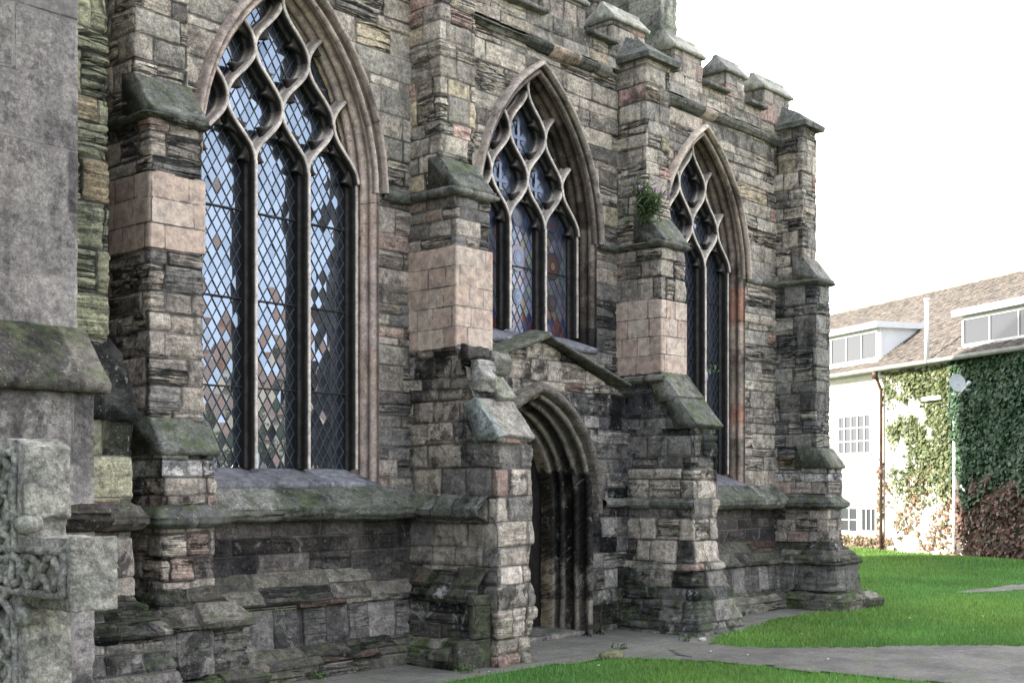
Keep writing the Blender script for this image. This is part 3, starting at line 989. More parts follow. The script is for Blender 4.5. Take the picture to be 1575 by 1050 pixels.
        for key, qs in comp.items():
            ids = sorted({i for q in qs for i in q}); mp_i = {i: n for n, i in enumerate(ids)}
            mk('roundel' if key[0] != 't' else 'quatrefoil_panel', dict(V=V_[ids], Q=[[mp_i[i] for i in q] for q in qs], C=C_[ids]), M['stained'], W, smooth=False)
    mk('lead_lattice', L, M['lead'], W, smooth=False)
    # iron saddle bars
    S = []
    z = zb + 0.75
    while z < 4.9:
        for cx in (-lw, 0, lw):
            mk('saddle_bar', box(xc + cx - lw / 2 + 0.03, xc + cx + lw / 2 - 0.03, yg - 0.03, yg - 0.018, z, z + 0.012), M['iron'], W, smooth=False)
        z += 0.82
    # sill
    sp = [(WY + 0.40, zb + 0.01), (WY + 0.34, zb + 0.005), (WY - 0.02, zb - 0.13), (WY - 0.035, zb - 0.16), (WY - 0.02, zb - 0.20), (WY + 0.40, zb - 0.20)]
    mk('sill', rprism(sp, 'x', xc - 1.05, xc + 1.05, 'winsill', seed + 9, 0.004, joint=(0.5, 0.8), dirt=-0.1), M['mould'], W)
    return W

def arch_mould(xc, zb, kind, seed):
    pr = [(0.075, 0.02), (0.078, -0.012), (0.092, -0.014)] + scallop(0.10, -0.01, 0.205, 0.37, 40, 3.5, 0.034)
    m = len(pr)
    base = {'a': (.70, .56, .50), 'b': (.37, .285, .245), 'c': (.46, .36, .30)}[kind]
    cols = []
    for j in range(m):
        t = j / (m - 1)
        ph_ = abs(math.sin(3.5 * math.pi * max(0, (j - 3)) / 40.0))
        c = np.array(base) * (0.24 + 0.80 * ph_ ** 0.8)  # crest highlights painted into the colour, hollows darkened sooty to deepen the rolls
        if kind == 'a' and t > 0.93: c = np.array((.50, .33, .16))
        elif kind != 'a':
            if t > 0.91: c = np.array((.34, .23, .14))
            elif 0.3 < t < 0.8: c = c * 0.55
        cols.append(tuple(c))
    def dirt(t, p):
        d = {'a': -0.55, 'b': 0.25, 'c': 0.1}[kind]
        if p[1] < ZS: d += 0.1
        if kind == 'b' and p[1] < ZS: d += 0.35
        return d
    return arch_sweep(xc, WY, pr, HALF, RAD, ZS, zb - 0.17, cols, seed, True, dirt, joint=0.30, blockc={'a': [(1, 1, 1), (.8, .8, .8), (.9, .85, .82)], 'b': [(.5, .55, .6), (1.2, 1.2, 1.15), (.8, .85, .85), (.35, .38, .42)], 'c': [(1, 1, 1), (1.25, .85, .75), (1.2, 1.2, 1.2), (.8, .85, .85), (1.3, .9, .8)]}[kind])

CX = [7.20, 10.70, 14.08]
ZB = [1.90, 3.52, 1.90]

def win_hole(xc, zb):
    def f(x, y, z):
        hh = arch_half(z, o=0.055) - np.where(z < ZS - 0.06, 0.045, 0)
        return (np.abs(x - xc) < hh) & (z > zb - 0.13)
    return f
# bay walls, one part each
seedw = [11, 23, 37]
xr = [(4.6, 8.75), (9.1, 12.25), (12.6, 16.05)]
for i in range(3):
    def pal(z, i=i):
        if z > 4.9: return 'upper'
        if z > 1.6: return 'mid' if i < 2 else 'upper'
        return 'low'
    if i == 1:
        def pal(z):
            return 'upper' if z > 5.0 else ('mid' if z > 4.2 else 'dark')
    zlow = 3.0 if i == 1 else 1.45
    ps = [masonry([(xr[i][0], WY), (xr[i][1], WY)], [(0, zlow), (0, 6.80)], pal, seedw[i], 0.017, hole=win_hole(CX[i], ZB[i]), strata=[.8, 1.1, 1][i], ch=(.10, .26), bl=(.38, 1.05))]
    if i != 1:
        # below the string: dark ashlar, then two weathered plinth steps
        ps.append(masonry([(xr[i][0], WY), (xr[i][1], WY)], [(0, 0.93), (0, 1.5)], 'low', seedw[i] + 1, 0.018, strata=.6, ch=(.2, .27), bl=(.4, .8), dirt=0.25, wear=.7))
        ps.append(masonry([(xr[i][0], WY), (xr[i][1], WY)], [(.19, 0.60), (.23, .63), (.225, .68), (.12, .80), (.09, .83), (0, .95)], 'plinth', seedw[i] + 2, 0.018, rough=1.5, strata=.8, ch=(.14, .2), bl=(.4, .9), moss=.25, warp=1.5))
        ps.append(masonry([(xr[i][0], WY), (xr[i][1], WY)], [(.21, 0.26), (.18, 0.62)], 'dark', seedw[i] + 3, 0.018, strata=.6, ch=(.33, .36), bl=(.3, .5), dirt=.0, moss=.1))
        ps.append(masonry([(xr[i][0], WY), (xr[i][1], WY)], [(.43, -.15), (.43, .15), (.40, .18), (.24, .27), (.16, .28)], 'plinth', seedw[i] + 4, 0.018, rough=1.4, strata=1, ch=(.15, .2), bl=(.4, .8), moss=.55))
    mk('wall', ps, M['stone'], church)
    make_window(CX[i], ZB[i], 'abc'[i], 50 + 13 * i, ['large three-light window with clear diamond panes mirroring houses', 'window of stained glass above the door gable', 'dark leaded window nearest the west end'][i])

# string course below windows on the wall, in bays
def string(name, x0, x1, prof, seed, pal='sill', moss=.3, mat='cap', yb=WY):
    return mk(name, masonry([(x0, yb), (x1, yb)], prof, pal, seed, 0.018, rough=1.2, strata=.3, courses='one', bl=(.5, 1.0), moss=moss, wear=1.2), M[mat], church)
SP = [(-.05, 1.40), (.10, 1.40), (.17, 1.42), (.225, 1.47), (.235, 1.54), (.20, 1.575), (.02, 1.735), (-.05, 1.74)]
string('string_course', 4.7, 8.72, SP, 61)
string('string_course', 12.6, 16.02, SP, 62)
SPD = [(-.03, 1.47), (.05, 1.475), (.08, 1.50), (.085, 1.55), (.04, 1.59), (-.03, 1.61)]
string('string_course', 11.62, 12.2, SPD, 63, yb=9.04)
# springing-level string between hood and buttresses
S2 = [(-.03, 4.585), (.04, 4.60), (.065, 4.64), (.06, 4.68), (-.03, 4.74)]
for (a, b_, s) in ((8.28, 8.70, 1), (5.7, 6.12, 2), (9.15, 9.62, 3), (11.78, 12.2, 4), (12.68, 13.0, 5), (15.14, 16.0, 6)):
    string('string_course', a, b_, S2, 70 + s, moss=.2)
# parapet string with its broken stretches
S3 = [(-.03, 6.68), (.03, 6.69), (.09, 6.74), (.10, 6.785), (.06, 6.82), (-.03, 6.87)]
for (a, b_, s, pl) in ((4.6, 8.7, 1, 'cap'), (9.1, 10.85, 2, 'cap'), (10.85, 11.35, 3, 'new'), (11.35, 11.95, 4, 'cap'), (12.68, 14.0, 5, 'cap'), (14.0, 14.32, 6, 'new'), (14.32, 16.0, 7, 'cap')):
    string('parapet_string', a, b_, S3, 80 + s, pl, moss=.15)
# parapet wall
for (a, b_, s) in ((4.6, 8.7, 1), (9.1, 12.2, 2), (12.6, 16.40, 3)):
    mk('parapet', masonry([(a, WY - .04), (b_, WY - .04)], [(0, 6.84), (0, 7.15)], 'upper', 90 + s, 0.02, strata=.5, ch=(.15, .2), bl=(.3, .6)), M['stone'], church)
    mk('parapet', masonry([(b_, WY + .42), (a, WY + .42)], [(0, 6.6), (0, 7.15)], 'upper', 94 + s, 0.05, strata=.5), M['stone'], church)
# merlons and embrasure copings
CP = lambda z: [(9.15, z), (9.14, z + .04), (9.16, z + .05), (9.31, z + .215), (9.31, z + .245), (9.37, z + .245), (9.39, z + .20), (9.62, z + .06), (9.62, z)]
mer = [(5.3, 6.0), (6.6, 7.3), (7.9, 8.6), (9.25, 10.0), (10.72, 11.5), (12.03, 12.72), (13.35, 14.0), (14.57, 15.09), (15.55, 16.35)]
for i, (a, b_) in enumerate(mer):
    m_ = mk('merlon', masonry([(a, 9.60), (a, 9.18), (b_, 9.18), (b_, 9.60)], [(0, 7.12), (0, 7.45)], 'upper' if i % 2 else 'mid', 100 + i, 0.02, strata=.35, ch=(.15, .33), bl=(.25, .45), closed=True), M['stone'], church)
    mk('coping', rprism(CP(7.43), 'x', a - .03, b_ + .03, 'mcap', 120 + i, .003, dirt=.1), M['coping'], m_)
for i in range(len(mer) - 1):
    a, b_ = mer[i][1] + .003, mer[i + 1][0] - .003
    pr = [(9.09, 7.10), (9.08, 7.14), (9.12, 7.16), (9.33, 7.28), (9.62, 7.28), (9.62, 7.10)]
    mk('embrasure_coping', rprism(pr, 'x', a, b_, 'cap', 140 + i, .006, dirt=.1, moss=.2), M['cap'], church)

# door bay: wall block a little proud of the window wall, gabled
DX, DY, DH, DRAD, DZS = 10.47, 9.04, 1.06, 1.36, 1.55
gab = lambda x: 3.40 - 0.345 * np.abs(x - 10.52)
def door_hole(x, y, z):
    hh = arch_half(z, DH, DRAD, DZS, 0.10) - np.where(z < DZS, 0.0, 0)
    return (np.abs(x - DX) < hh) | (z > gab(x) - 0.02)
def dpal(z): return 'rubble' if z > 2.7 else ('dark' if z > .3 else 'low')
mk('wall', masonry([(9.05, DY), (12.22, DY)], [(0, -.1), (0, 3.42)], dpal, 151, 0.017, hole=door_hole, strata=.8, rough=1.4, ch=(.14, .26), bl=(.22, .5), dirt=.12, wear=1.3), M['stone_dark'], church)
# gable coping
def slope_coping(x0, z0, x1, z1, seed, th=1.0, ms=.35):
    n = int(math.hypot(x1 - x0, z1 - z0) / .025)
    d = np.array([x1 - x0, z1 - z0]); d /= np.linalg.norm(d); up = np.array([-d[1], d[0]])
    if up[1] < 0: up = -up
    pr = [(-.03, -.05), (-.10, -.045), (-.12, -.03), (-.12, .012), (-.10, .022), (.1, .06), (.20, .065), (.2, -.06)]
    pts = []
    for i in range(len(pr)):
        a, b_ = np.array(pr[i]), np.array(pr[(i + 1) % len(pr)])
        k = max(1, int(np.linalg.norm(b_ - a) / .025))
        for q in range(k): pts.append(a + (b_ - a) * q / k)
    m = len(pts)
    V = np.zeros((n + 1, m, 3))
    for i in range(n + 1):
        c = np.array([x0, z0]) + (np.array([x1, z1]) - np.array([x0, z0])) * i / n
        for j, (q, h) in enumerate(pts):
            p = c + up * h * th
            V[i, j] = (p[0], DY + q, p[1])
    W = V.reshape(-1, 3)
    W = W + np.stack([fbm(W[:, 0] * 6, W[:, 1] * 6, W[:, 2] * 6, seed + q, 4) for q in range(3)], -1) * .009
    idx = np.arange((n + 1) * m).reshape(n + 1, m); nx = np.roll(idx, -1, 1)
    Q = [list(q) for q in np.stack([idx[:-1], idx[1:], nx[1:], nx[:-1]], -1).reshape(-1, 4)] + [list(idx[0]), list(idx[-1][::-1])]
    s = np.repeat(np.arange(n + 1) * .025, m)
    jd = np.abs((s % .62) - .31) / .01
    return dict(V=W, Q=Q, C=(.13, .128, .115), A=np.stack([np.clip(jd, 0, 6), np.full(len(s), .1), np.full(len(s), ms)], -1))
mk('gable_coping', [slope_coping(9.15, 2.97, 10.56, 3.44, 3), slope_coping(10.50, 3.43, 12.05, 2.955, 9, .6, .05)], M['cap'], church)
# doorway
dcols = []
dk0 = [(.085, .03), (.09, -.012), (.13, -.014), (.147, -.004), (.153, .02), (.143, .05), (.118, .08), (.122, .12), (.145, .142), (.178, .136), (.197, .15), (.2, .18), (.18, .21), (.155, .245), (.165, .29), (.195, .312), (.236, .30), (.258, .315), (.26, .35), (.232, .38), (.235, .41), (.265, .425), (.30, .41), (.32, .43), (.323, .50), (.32, .60)]
dpr = []
for a_, b_ in zip(dk0[:-1], dk0[1:]):
    for t_ in (0, .5): dpr.append((a_[0] + (b_[0] - a_[0]) * t_, a_[1] + (b_[1] - a_[1]) * t_))
dpr.append(dk0[-1])
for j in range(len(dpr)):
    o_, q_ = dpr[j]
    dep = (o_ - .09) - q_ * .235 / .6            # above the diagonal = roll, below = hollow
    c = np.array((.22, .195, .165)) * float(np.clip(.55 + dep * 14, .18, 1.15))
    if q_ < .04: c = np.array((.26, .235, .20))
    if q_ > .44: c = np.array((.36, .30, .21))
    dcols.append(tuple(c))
def ddirt(t, p): return (.85 if .38 < p[1] < 1.9 else (.10 if p[1] > 1.9 else -.4)) + .2 * math.sin(p[1] * 9 + t * 5)
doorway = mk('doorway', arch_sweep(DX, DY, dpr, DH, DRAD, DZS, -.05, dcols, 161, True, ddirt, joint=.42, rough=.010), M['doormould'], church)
hp = [(-0.03, 0.03), (-0.015, -0.07), (0.02, -0.11), (0.06, -0.12), (0.09, -0.09), (0.10, -0.05), (0.12, 0.03)]
mk('hood_mould', arch_sweep(DX, DY, hp, DH, DRAD, DZS, 1.42, (.20, .175, .155), 163, True, lambda t, p: -.05 if p[1] > 2.3 else .15, joint=.5, rough=.014), M['stone'], doorway)
# door leaf
lp = []
nb = 7
dwid = .78
for k in range(nb):
    a = -dwid + 2 * dwid * k / nb; b_ = -dwid + 2 * dwid * (k + 1) / nb - .006
    zt = lambda x: float(arch_half(1.60 + .0, DH, DRAD, DZS, .3)) * 0 + 1.6 + math.sqrt(max(0, (DRAD - .27) ** 2 - (abs(x) - (DH - DRAD)) ** 2))
    za, zc = zt(a), zt(b_)
    V = [(DX + a, DY + .62, .03), (DX + b_, DY + .62, .03), (DX + b_, DY + .62, zc), (DX + a, DY + .62, za)]
    V += [(x, DY + .67, z) for x, y, z in V]
    lp.append(dict(V=V, Q=[[0, 1, 2, 3], [0, 4, 5, 1], [1, 5, 6, 2], [2, 6, 7, 3], [3, 7, 4, 0], [4, 7, 6, 5]]))
door = tag(mk('door', lp, M['door'], doorway, smooth=False), 'near-black plank door deep in the moulded arch')
stp = [rprism([(9.0, -.02), (9.0, .05), (9.75, .06), (9.75, -.02)], 'x', DX - .78, DX + .78, 'cap', 171, .006)]
mk('threshold', stp, M['cap'], doorway)

# ------------------------------------------------------------------ buttresses
def Upath(x0, x1, yf, yb=WY + .1): return [(x0, yb), (x0, yf), (x1, yf), (x1, yb)]
PLP = [(.19, 0.60), (.23, .63), (.225, .68), (.12, .80), (.09, .83), (0, .95)]
def buttress(x0, x1, ylow, bands, seed, label, top=6.92, cap_top=True, lowz=2.15, special=None, plinth=True, pz=None, upfront=8.78, pal2=None):
    P = []
    st = [masonry(Upath(x0, x1, upfront), [(0, 4.66), (0, top)], lambda z: 'side' if random.Random(int(z * 10) + seed).random() < .55 else 'upper', seed, 0.018, strata=1.1, bands=None) if False else
          masonry(Upath(x0, x1, upfront), [(0, 4.66), (0, top)], 'upper', seed, 0.018, strata=1.1, ch=(.14, .28), bl=(.22, .45), wear=1.3)]
    zl = 3.08 if special in ('b2', 'b3') else lowz
    st.append(masonry(Upath(x0, x1, 8.56), [(0, zl), (0, 4.68)], pal2 or 'mid', seed + 1, 0.018, strata=1.2, courses=bands, ch=(.14, .27), bl=(.22, .48), wear=1.4))
    if seed == 201:      # flank in the narrow gap: soot crust, with the gap's shade painted in too
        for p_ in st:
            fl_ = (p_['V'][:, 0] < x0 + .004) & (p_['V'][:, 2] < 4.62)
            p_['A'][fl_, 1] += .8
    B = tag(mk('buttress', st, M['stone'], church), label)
    # weathering at springing level
    wz = [(8.95, 4.66), (8.52, 4.66), (8.51, 4.70), (8.545, 4.715), (8.785, 5.02), (8.95, 5.04)]
    mk('weathering', [rprism(wz, 'x', x0 - .005, x1 + .005, 'cap', seed + 2, .007, joint=(.6, .9), moss=.3)], M['cap'], B)
    mk('drip_mould', masonry(Upath(x0, x1, 8.56), [(-.02, 4.60), (.03, 4.61), (.06, 4.635), (.06, 4.67), (-.02, 4.72)], 'cap', seed + 3, 0.018, rough=1.3, strata=.3, courses='one', bl=(.4, .8), moss=.3), M['cap'], B)
    if cap_top:
        pr = [(x0 - .05, top), (x0 - .06, top + .04), ((x0 + x1) / 2 - .03, top + .22), ((x0 + x1) / 2 + .03, top + .22), (x1 + .06, top + .04), (x1 + .05, top)]
        V = [(x0 - .06, 8.70, top - .02), (x1 + .06, 8.70, top - .02), (x1 + .06, 9.3, top - .02), (x0 - .06, 9.3, top - .02),
             (x0 - .07, 8.69, top + .045), (x1 + .07, 8.69, top + .045), (x1 + .07, 9.3, top + .045), (x0 - .07, 9.3, top + .045),
             (x0 + .17, 8.97, top + .26), (x1 - .17, 8.97, top + .26), (x1 - .12, 9.3, top + .42), (x0 + .12, 9.3, top + .42)]
        Q = [[3, 2, 1, 0], [0, 1, 5, 4], [1, 2, 6, 5], [3, 0, 4, 7], [4, 5, 9, 8], [5, 6, 10, 9], [8, 9, 10, 11], [7, 4, 8, 11]]
        mk('cap', dict(V=np.array(V), Q=Q, C=(.17, .17, .16), A=(5, .1, .2)), M['cap'], B, smooth=False)
    # lower stage
    if special is None:
        cz = [(8.9, lowz - .17), (ylow - .025, lowz - .17), (ylow - .03, lowz - .13), (ylow - .005, lowz - .10), (8.54, lowz + .12), (8.9, lowz + .18)]
        mk('weathering', rprism(cz, 'x', x0 - .012, x1 + .012, 'cap', seed + 4, .012, joint=(.7, .9), moss=.35), M['cap'], B)
        zt = lowz - .15
        low = [masonry(Upath(x0, x1, ylow), [(0, .93), (0, zt)], lambda z: 'pale' if z > 1.75 else 'mid', seed + 5, .018, strata=1, rough=1.3, ch=(.12, .2), bl=(.2, .45))]
        low.append(masonry(Upath(x0, x1, ylow), PLP, 'plinth', seed + 6, .018, rough=2, strata=.9, ch=(.14, .2), bl=(.3, .6), moss=.3, warp=1.5))
        low.append(masonry(Upath(x0, x1, ylow), [(.21, .26), (.18, .62)], 'dark', seed + 7, .018, strata=.6, ch=(.33, .36), bl=(.25, .45)))
        low.append(masonry(Upath(x0, x1, ylow), [(.43, -.15), (.43, .15), (.40, .18), (.24, .27), (.16, .28)], 'plinth', seed + 8, .018, rough=1.8, strata=1, ch=(.15, .2), bl=(.3, .6), moss=.6))
        mk('base', low, M['stone_dark'], B)
        mk('drip_mould', masonry(Upath(x0, x1, ylow), [(-.02, 1.40), (.05, 1.405), (.085, 1.44), (.09, 1.50), (.06, 1.54), (-.02, 1.60)], 'sill', seed + 9, .018, rough=1.4, strata=.3, courses='one', bl=(.4, .8), moss=.4), M['cap'], B)
    return B

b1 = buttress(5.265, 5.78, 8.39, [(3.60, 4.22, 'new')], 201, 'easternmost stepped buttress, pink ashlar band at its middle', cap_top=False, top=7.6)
b2 = buttress(8.67, 9.20, 8.00, [(3.10, 4.12, 'new')], 221, 'patched buttress between the clear and stained windows', cap_top=False, top=7.6, special='b2')
b3 = buttress(12.16, 12.70, 8.10, [(3.06, 3.98, 'new')], 241, 'buttress right of the door with a plant rooted on its ledge', special='b3')
b4 = buttress(15.98, 16.42, 8.37, None, 261, 'corner buttress at the west end', pal2='side')

# b2: broken lower stage with green slab weathering
def mask_front(fn):
    return lambda x, y, z: y < fn(z)
yf2 = lambda z: np.where(z < 2.18, 7.9, np.where(z < 2.55, 8.0 + (z - 2.18) * .75, 8.30 + (z - 2.55) * .50))
bandsb2 = [(1.38, 1.50, 'pale'), (.84, 1.04, 'pale')]
def base_flare(k=.0, amp=.05, z1=1.1):
    return lambda u, z: amp * fbm(u * 2.2, z * 3.0, s=77, o=4) * sstep(z1 + .5 - z, 0, .6) + k * np.clip((z1 - z) / z1, 0, 1) ** 1.3
low2 = [masonry(Upath(8.67, 9.20, 8.0), [(0, -.12), (0, 2.22)], lambda z: 'rubble', 311, .017, rough=2.2, strata=.45, ch=(.14, .30), bl=(.22, .5), wear=2.0, moss=.1, warp=2, warp_out=base_flare(.0, .035)),
        masonry([(8.67, 9.3), (8.67, 7.99)], [(0, 2.2), (0, 3.12)], 'mid', 313, .017, rough=2, strata=.5, ch=(.16, .28), bl=(.2, .4), wear=1.6, dirt=.1, hole=mask_front(yf2)),
        masonry([(9.20, 7.99), (9.20, 9.3)], [(0, 2.2), (0, 3.12)], 'mid', 314, .02, rough=2, hole=mask_front(yf2)),
        masonry([(8.67, WY), (9.20, WY)], [(.94, 2.35), (.93, 2.60), (.82, 2.80), (.77, 2.98), (.66, 3.13)], 'dark', 317, .017, rough=3, strata=1, ch=(.12, .22), bl=(.16, .3), wear=2, warp=2)]
mk('base', low2, M['stone_dark'], b2)
# side plinth of b2
pl = []
lp2 = [(8.67, WY + .1), (8.67, 8.12)]
pl.append(masonry(lp2, PLP, 'plinth', 321, .018, rough=2, ch=(.14, .2), moss=.3))
pl.append(masonry(lp2, [(.21, .26), (.18, .62)], 'low', 322, .018, ch=(.15, .2), bl=(.25, .5)))
pl.append(masonry(lp2, [(.43, -.15), (.43, .15), (.40, .18), (.24, .27), (.16, .28)], 'plinth', 323, .018, rough=1.8, moss=.55))
for (o_, z0_, z1_) in ((.22, .60, .70), (.20, .28, .60), (.42, -.1, .27)):
    pl.append(rprism([(8.67 - o_, 8.13 + .0), (8.70, 8.10), (8.70, 8.2), (8.67 - o_, 8.2)], 'z', z0_, z1_, 'plinth', int(z0_ * 100) + 330, .012, moss=.3))
pl.append(masonry(lp2, [(-.02, 1.40), (.05, 1.405), (.12, 1.44), (.13, 1.52), (.08, 1.56), (-.02, 1.66)], 'sill', 324, .018, rough=1.5, strata=.3, courses='one', bl=(.4, .8), moss=.4))
mk('plinth', pl, M['stone_dark'], b2)
# slabs of b2
def slab(x0, x1, yA, zA, yB, zB, th, pal, seed, moss=.3, rough=.012, joint=(.3, .45)):
    d = np.array([yB - yA, zB - zA]); d /= np.linalg.norm(d); nrm = np.array([d[1], -d[0]])
    if nrm[1] > 0: nrm = -nrm
    a, b_ = np.array([yA, zA]), np.array([yB, zB])
    pr = [tuple(a), tuple(b_), tuple(b_ + nrm * th + np.array([.02, 0])), tuple(b_ + nrm * th + np.array([.25, 0])), (yA + .15, zA - th)]
    return rprism([tuple(p) for p in pr], 'x', x0, x1, pal, seed, rough, joint=joint, moss=moss)
mk('weathering', [slab(8.665, 9.205, 8.30, 2.60, 7.985, 2.22, .07, 'frag', 331, 0.0, rough=.018), slab(8.95, 9.20, 8.44, 2.86, 8.22, 2.62, .09, 'frag', 333, 0.05)], M['cap'], b2)
mk('broken_stone', [rprism([(8.52, 3.02), (8.40, 3.08), (8.34, 3.0), (8.40, 2.86), (8.55, 2.84)], 'x', 9.0, 9.28, 'cap', 335, .03, scale=5, moss=.4),
                    rprism([(8.40, 2.95), (8.30, 2.98), (8.22, 2.80), (8.30, 2.66), (8.42, 2.70)], 'x', 8.70, 8.92, 'pale', 337, .045, scale=6),
                    rprism([(8.46, 3.12), (8.38, 3.10), (8.36, 3.0), (8.46, 2.95)], 'x', 8.64, 8.95, 'low', 338, .03, scale=6)], M['stone'], b2)
# b3 lower stage
yf3 = lambda z: np.where(z < 2.44, 7.9, 8.06 + (z - 2.42) * .74)
low3 = [masonry(Upath(12.16, 12.72, 8.10), [(0, -.12), (0, 2.46)], lambda z: 'dark' if z > 1.9 or z < .5 else 'rubble', 341, .017, rough=2.0, strata=.75, ch=(.13, .28), bl=(.25, .5), wear=2.2, moss=.22, warp=2, warp_out=base_flare(.22, .05, 1.2)),
        masonry([(12.16, 9.3), (12.16, 8.09)], [(0, 2.42), (0, 3.10)], 'dark', 343, .017, rough=1.5, strata=.8, hole=mask_front(yf3)),
        masonry([(12.72, 8.09), (12.72, 9.3)], [(0, 2.42), (0, 3.10)], 'dark', 344, .02, hole=mask_front(yf3))]
mk('base', low3, M['stone_dark'], b3)
mk('weathering', [slab(12.15, 12.71, 8.56, 3.10, 8.31, 2.80, .09, 'cap', 351, .5, .008), slab(12.15, 12.73, 8.33, 2.79, 8.05, 2.46, .08, 'cap', 353, .5, .012)], M['cap'], b3)
mk('drip_mould', masonry([(12.16, 9.1), (12.16, 8.50)], [(-.02, 2.96), (.04, 2.97), (.07, 3.0), (.065, 3.05), (-.02, 3.09)], 'cap', 355, .018, rough=1.3, strata=.3, courses='one', bl=(.4, .8)), M['cap'], b3)
mk('string_course', masonry([(12.16, 9.1), (12.16, 8.08)], [(-.02, 1.46), (.03, 1.465), (.055, 1.50), (.05, 1.55), (-.02, 1.60)], 'sill', 357, .018, rough=1.3, strata=.3, courses='one', bl=(.4, .8), moss=.2), M['cap'], b3)

# west end wall behind the corner buttress
mk('wall', [masonry([(16.42, 8.8), (16.42, 22.2)], [(0, 0.2), (0, 6.8)], 'upper', 361, .06, ch=(.2, .3), bl=(.4, .7)),
            masonry([(16.42, 8.8), (16.42, 22.2)], [(.43, -.1), (.43, .15), (.2, .28), (.2, .62), (0, .95)], 'plinth', 362, .05)], M['stone'], church)
# nave rising behind the battlements, aisle roof, turret
def boxm(x0, x1, y0, y1, z0, z1, seed, pal='upper', du=.12):
    return masonry([(x0, y1), (x0, y0), (x1, y0), (x1, y1)], [(0, z0), (0, z1)], pal, seed, du, closed=True, ch=(.25, .35), bl=(.5, .8))
mk('nave', [boxm(-8, 16.2, 11.7, 21.7, 6.5, 13.2, 371), dict(V=[(-8, 11.7, 13.2), (16.2, 11.7, 13.2), (16.2, 21.7, 13.2), (-8, 21.7, 13.2), (-8, 17, 13.9), (16.2, 17, 13.9)], Q=[[0, 1, 5, 4], [3, 4, 5, 2], [0, 4, 3], [1, 2, 5]])], M['stone'], church)
mk('aisle_roof', dict(V=[(-8, 9.6, 6.8), (16.4, 9.6, 6.8), (16.4, 11.75, 7.3), (-8, 11.75, 7.3)], Q=[[0, 1, 2, 3]], C=(.16, .17, .18)), M['lead'], church, smooth=False)
mk('turret', masonry([(14.90, 11.5), (14.90, 10.5), (15.34, 10.5), (15.34, 11.5)], [(0, 6.9), (0, 10.5)], 'turret', 381, .03, strata=.3, rough=.6, ch=(.2, .28), bl=(.3, .5), closed=True), M['stone'], church)
# east part of the wall running on behind the rendered pier
mk('wall', masonry([(-8, WY), (4.65, WY)], [(0, 0), (0, 7.5)], 'mid', 391, .06), M['stone'], church)

mk('wall', masonry([(-8, 9.3), (-8, 6.4), (2.85, 6.4), (2.85, 9.3)], [(0, 0), (0, 9.0)], 'mid', 395, .08), M['stone'], church)  # unseen block left of the view, added to shade the buttress flanks

# eroded green pier beside the rendered one
gp = [masonry([(4.0, 9.3), (4.0, 8.56), (4.94, 8.56), (4.94, 9.3)], [(0, 2.6), (0, 7.6)], 'green', 401, .015, rough=1.8, strata=1.7, ch=(.24, .36), bl=(.5, .9), wear=1.8, dirt=-.25)]
B0 = tag(mk('buttress', gp, M['stone'], church), 'green algae-stained eroded pier squeezed beside the cement-rendered one')
mk('weathering', rprism([(9.2, 2.22), (8.22, 2.22), (8.20, 2.28), (8.30, 2.42), (8.45, 2.72), (8.62, 2.86), (9.2, 2.86)], 'x', 4.1, 4.97, 'dark', 405, .03, joint=(.4, .6), scale=4, dirt=.9), M['stone_dark'], B0)
g2 = [masonry([(4.0, 9.3), (4.0, 8.24), (4.95, 8.24), (4.95, 9.3)], [(0, .93), (0, 2.24)], lambda z: 'green' if z > 1.5 else 'mid', 407, .017, rough=1.2, strata=.5, ch=(.26, .32), bl=(.3, .6)),
      masonry([(4.0, 9.3), (4.0, 8.24), (4.95, 8.24), (4.95, 9.3)], PLP, 'low', 409, .018, rough=2, moss=.3),
      masonry([(4.0, 9.3), (4.0, 8.24), (4.95, 8.24), (4.95, 9.3)], [(.27, .26), (.18, .62)], 'dark', 410, .018, rough=1.5),
      masonry([(4.0, 9.3), (4.0, 8.24), (4.95, 8.24), (4.95, 9.3)], [(.48, -.15), (.46, .15), (.40, .18), (.24, .27), (.16, .28)], 'plinth', 411, .018, rough=2, moss=.5)]
mk('base', g2, M['stone_dark'], B0)
mk('drip_mould', masonry([(4.0, 9.3), (4.0, 8.24), (4.95, 8.24), (4.95, 9.3)], [(-.02, 1.38), (.05, 1.40), (.10, 1.46), (.10, 1.52), (.04, 1.62), (-.02, 1.64)], 'low', 413, .018, rough=2.2, strata=.3, courses='one', bl=(.4, .7), moss=.2), M['cap'], B0)
# cement rendered pier
RP = dict(ch=(.42, .46), bl=(.8, 1.0), rough=.25, strata=0.3, wear=.15, warp=.3)
rp_ = [masonry([(3.1, 9.3), (3.1, 7.90), (4.31, 7.90), (4.31, 9.3)], [(0, 2.75), (0, 8.6)], 'render', 421, .03, dirt=.1, **RP)]
B00 = tag(mk('buttress', rp_, M['render'], church), 'grey cement-rendered pier at the far left with scored joints')
mk('weathering', rprism([(9.2, 2.36), (7.56, 2.36), (7.54, 2.42), (7.58, 2.46), (7.91, 2.84), (9.2, 2.84)], 'x', 3.0, 4.36, 'plinth', 425, .008, joint=(.7, .9), moss=.2), M['cap'], B00)
mk('base', [masonry([(3.1, 9.3), (3.1, 7.62), (4.28, 7.62), (4.28, 9.3)], [(0, -.1), (0, 2.38)], 'render', 427, .03, dirt=.15, **RP)], M['render'], B00)
mk('drip_mould', masonry([(3.1, 9.3), (3.1, 7.62), (4.28, 7.62), (4.28, 9.3)], [(-.02, 1.42), (.06, 1.44), (.12, 1.52), (.11, 1.58), (-.02, 1.68)], 'new', 429, .02, rough=2.5, strata=.3, courses='one', bl=(.35, .6), dirt=.9), M['stone_dark'], B00)

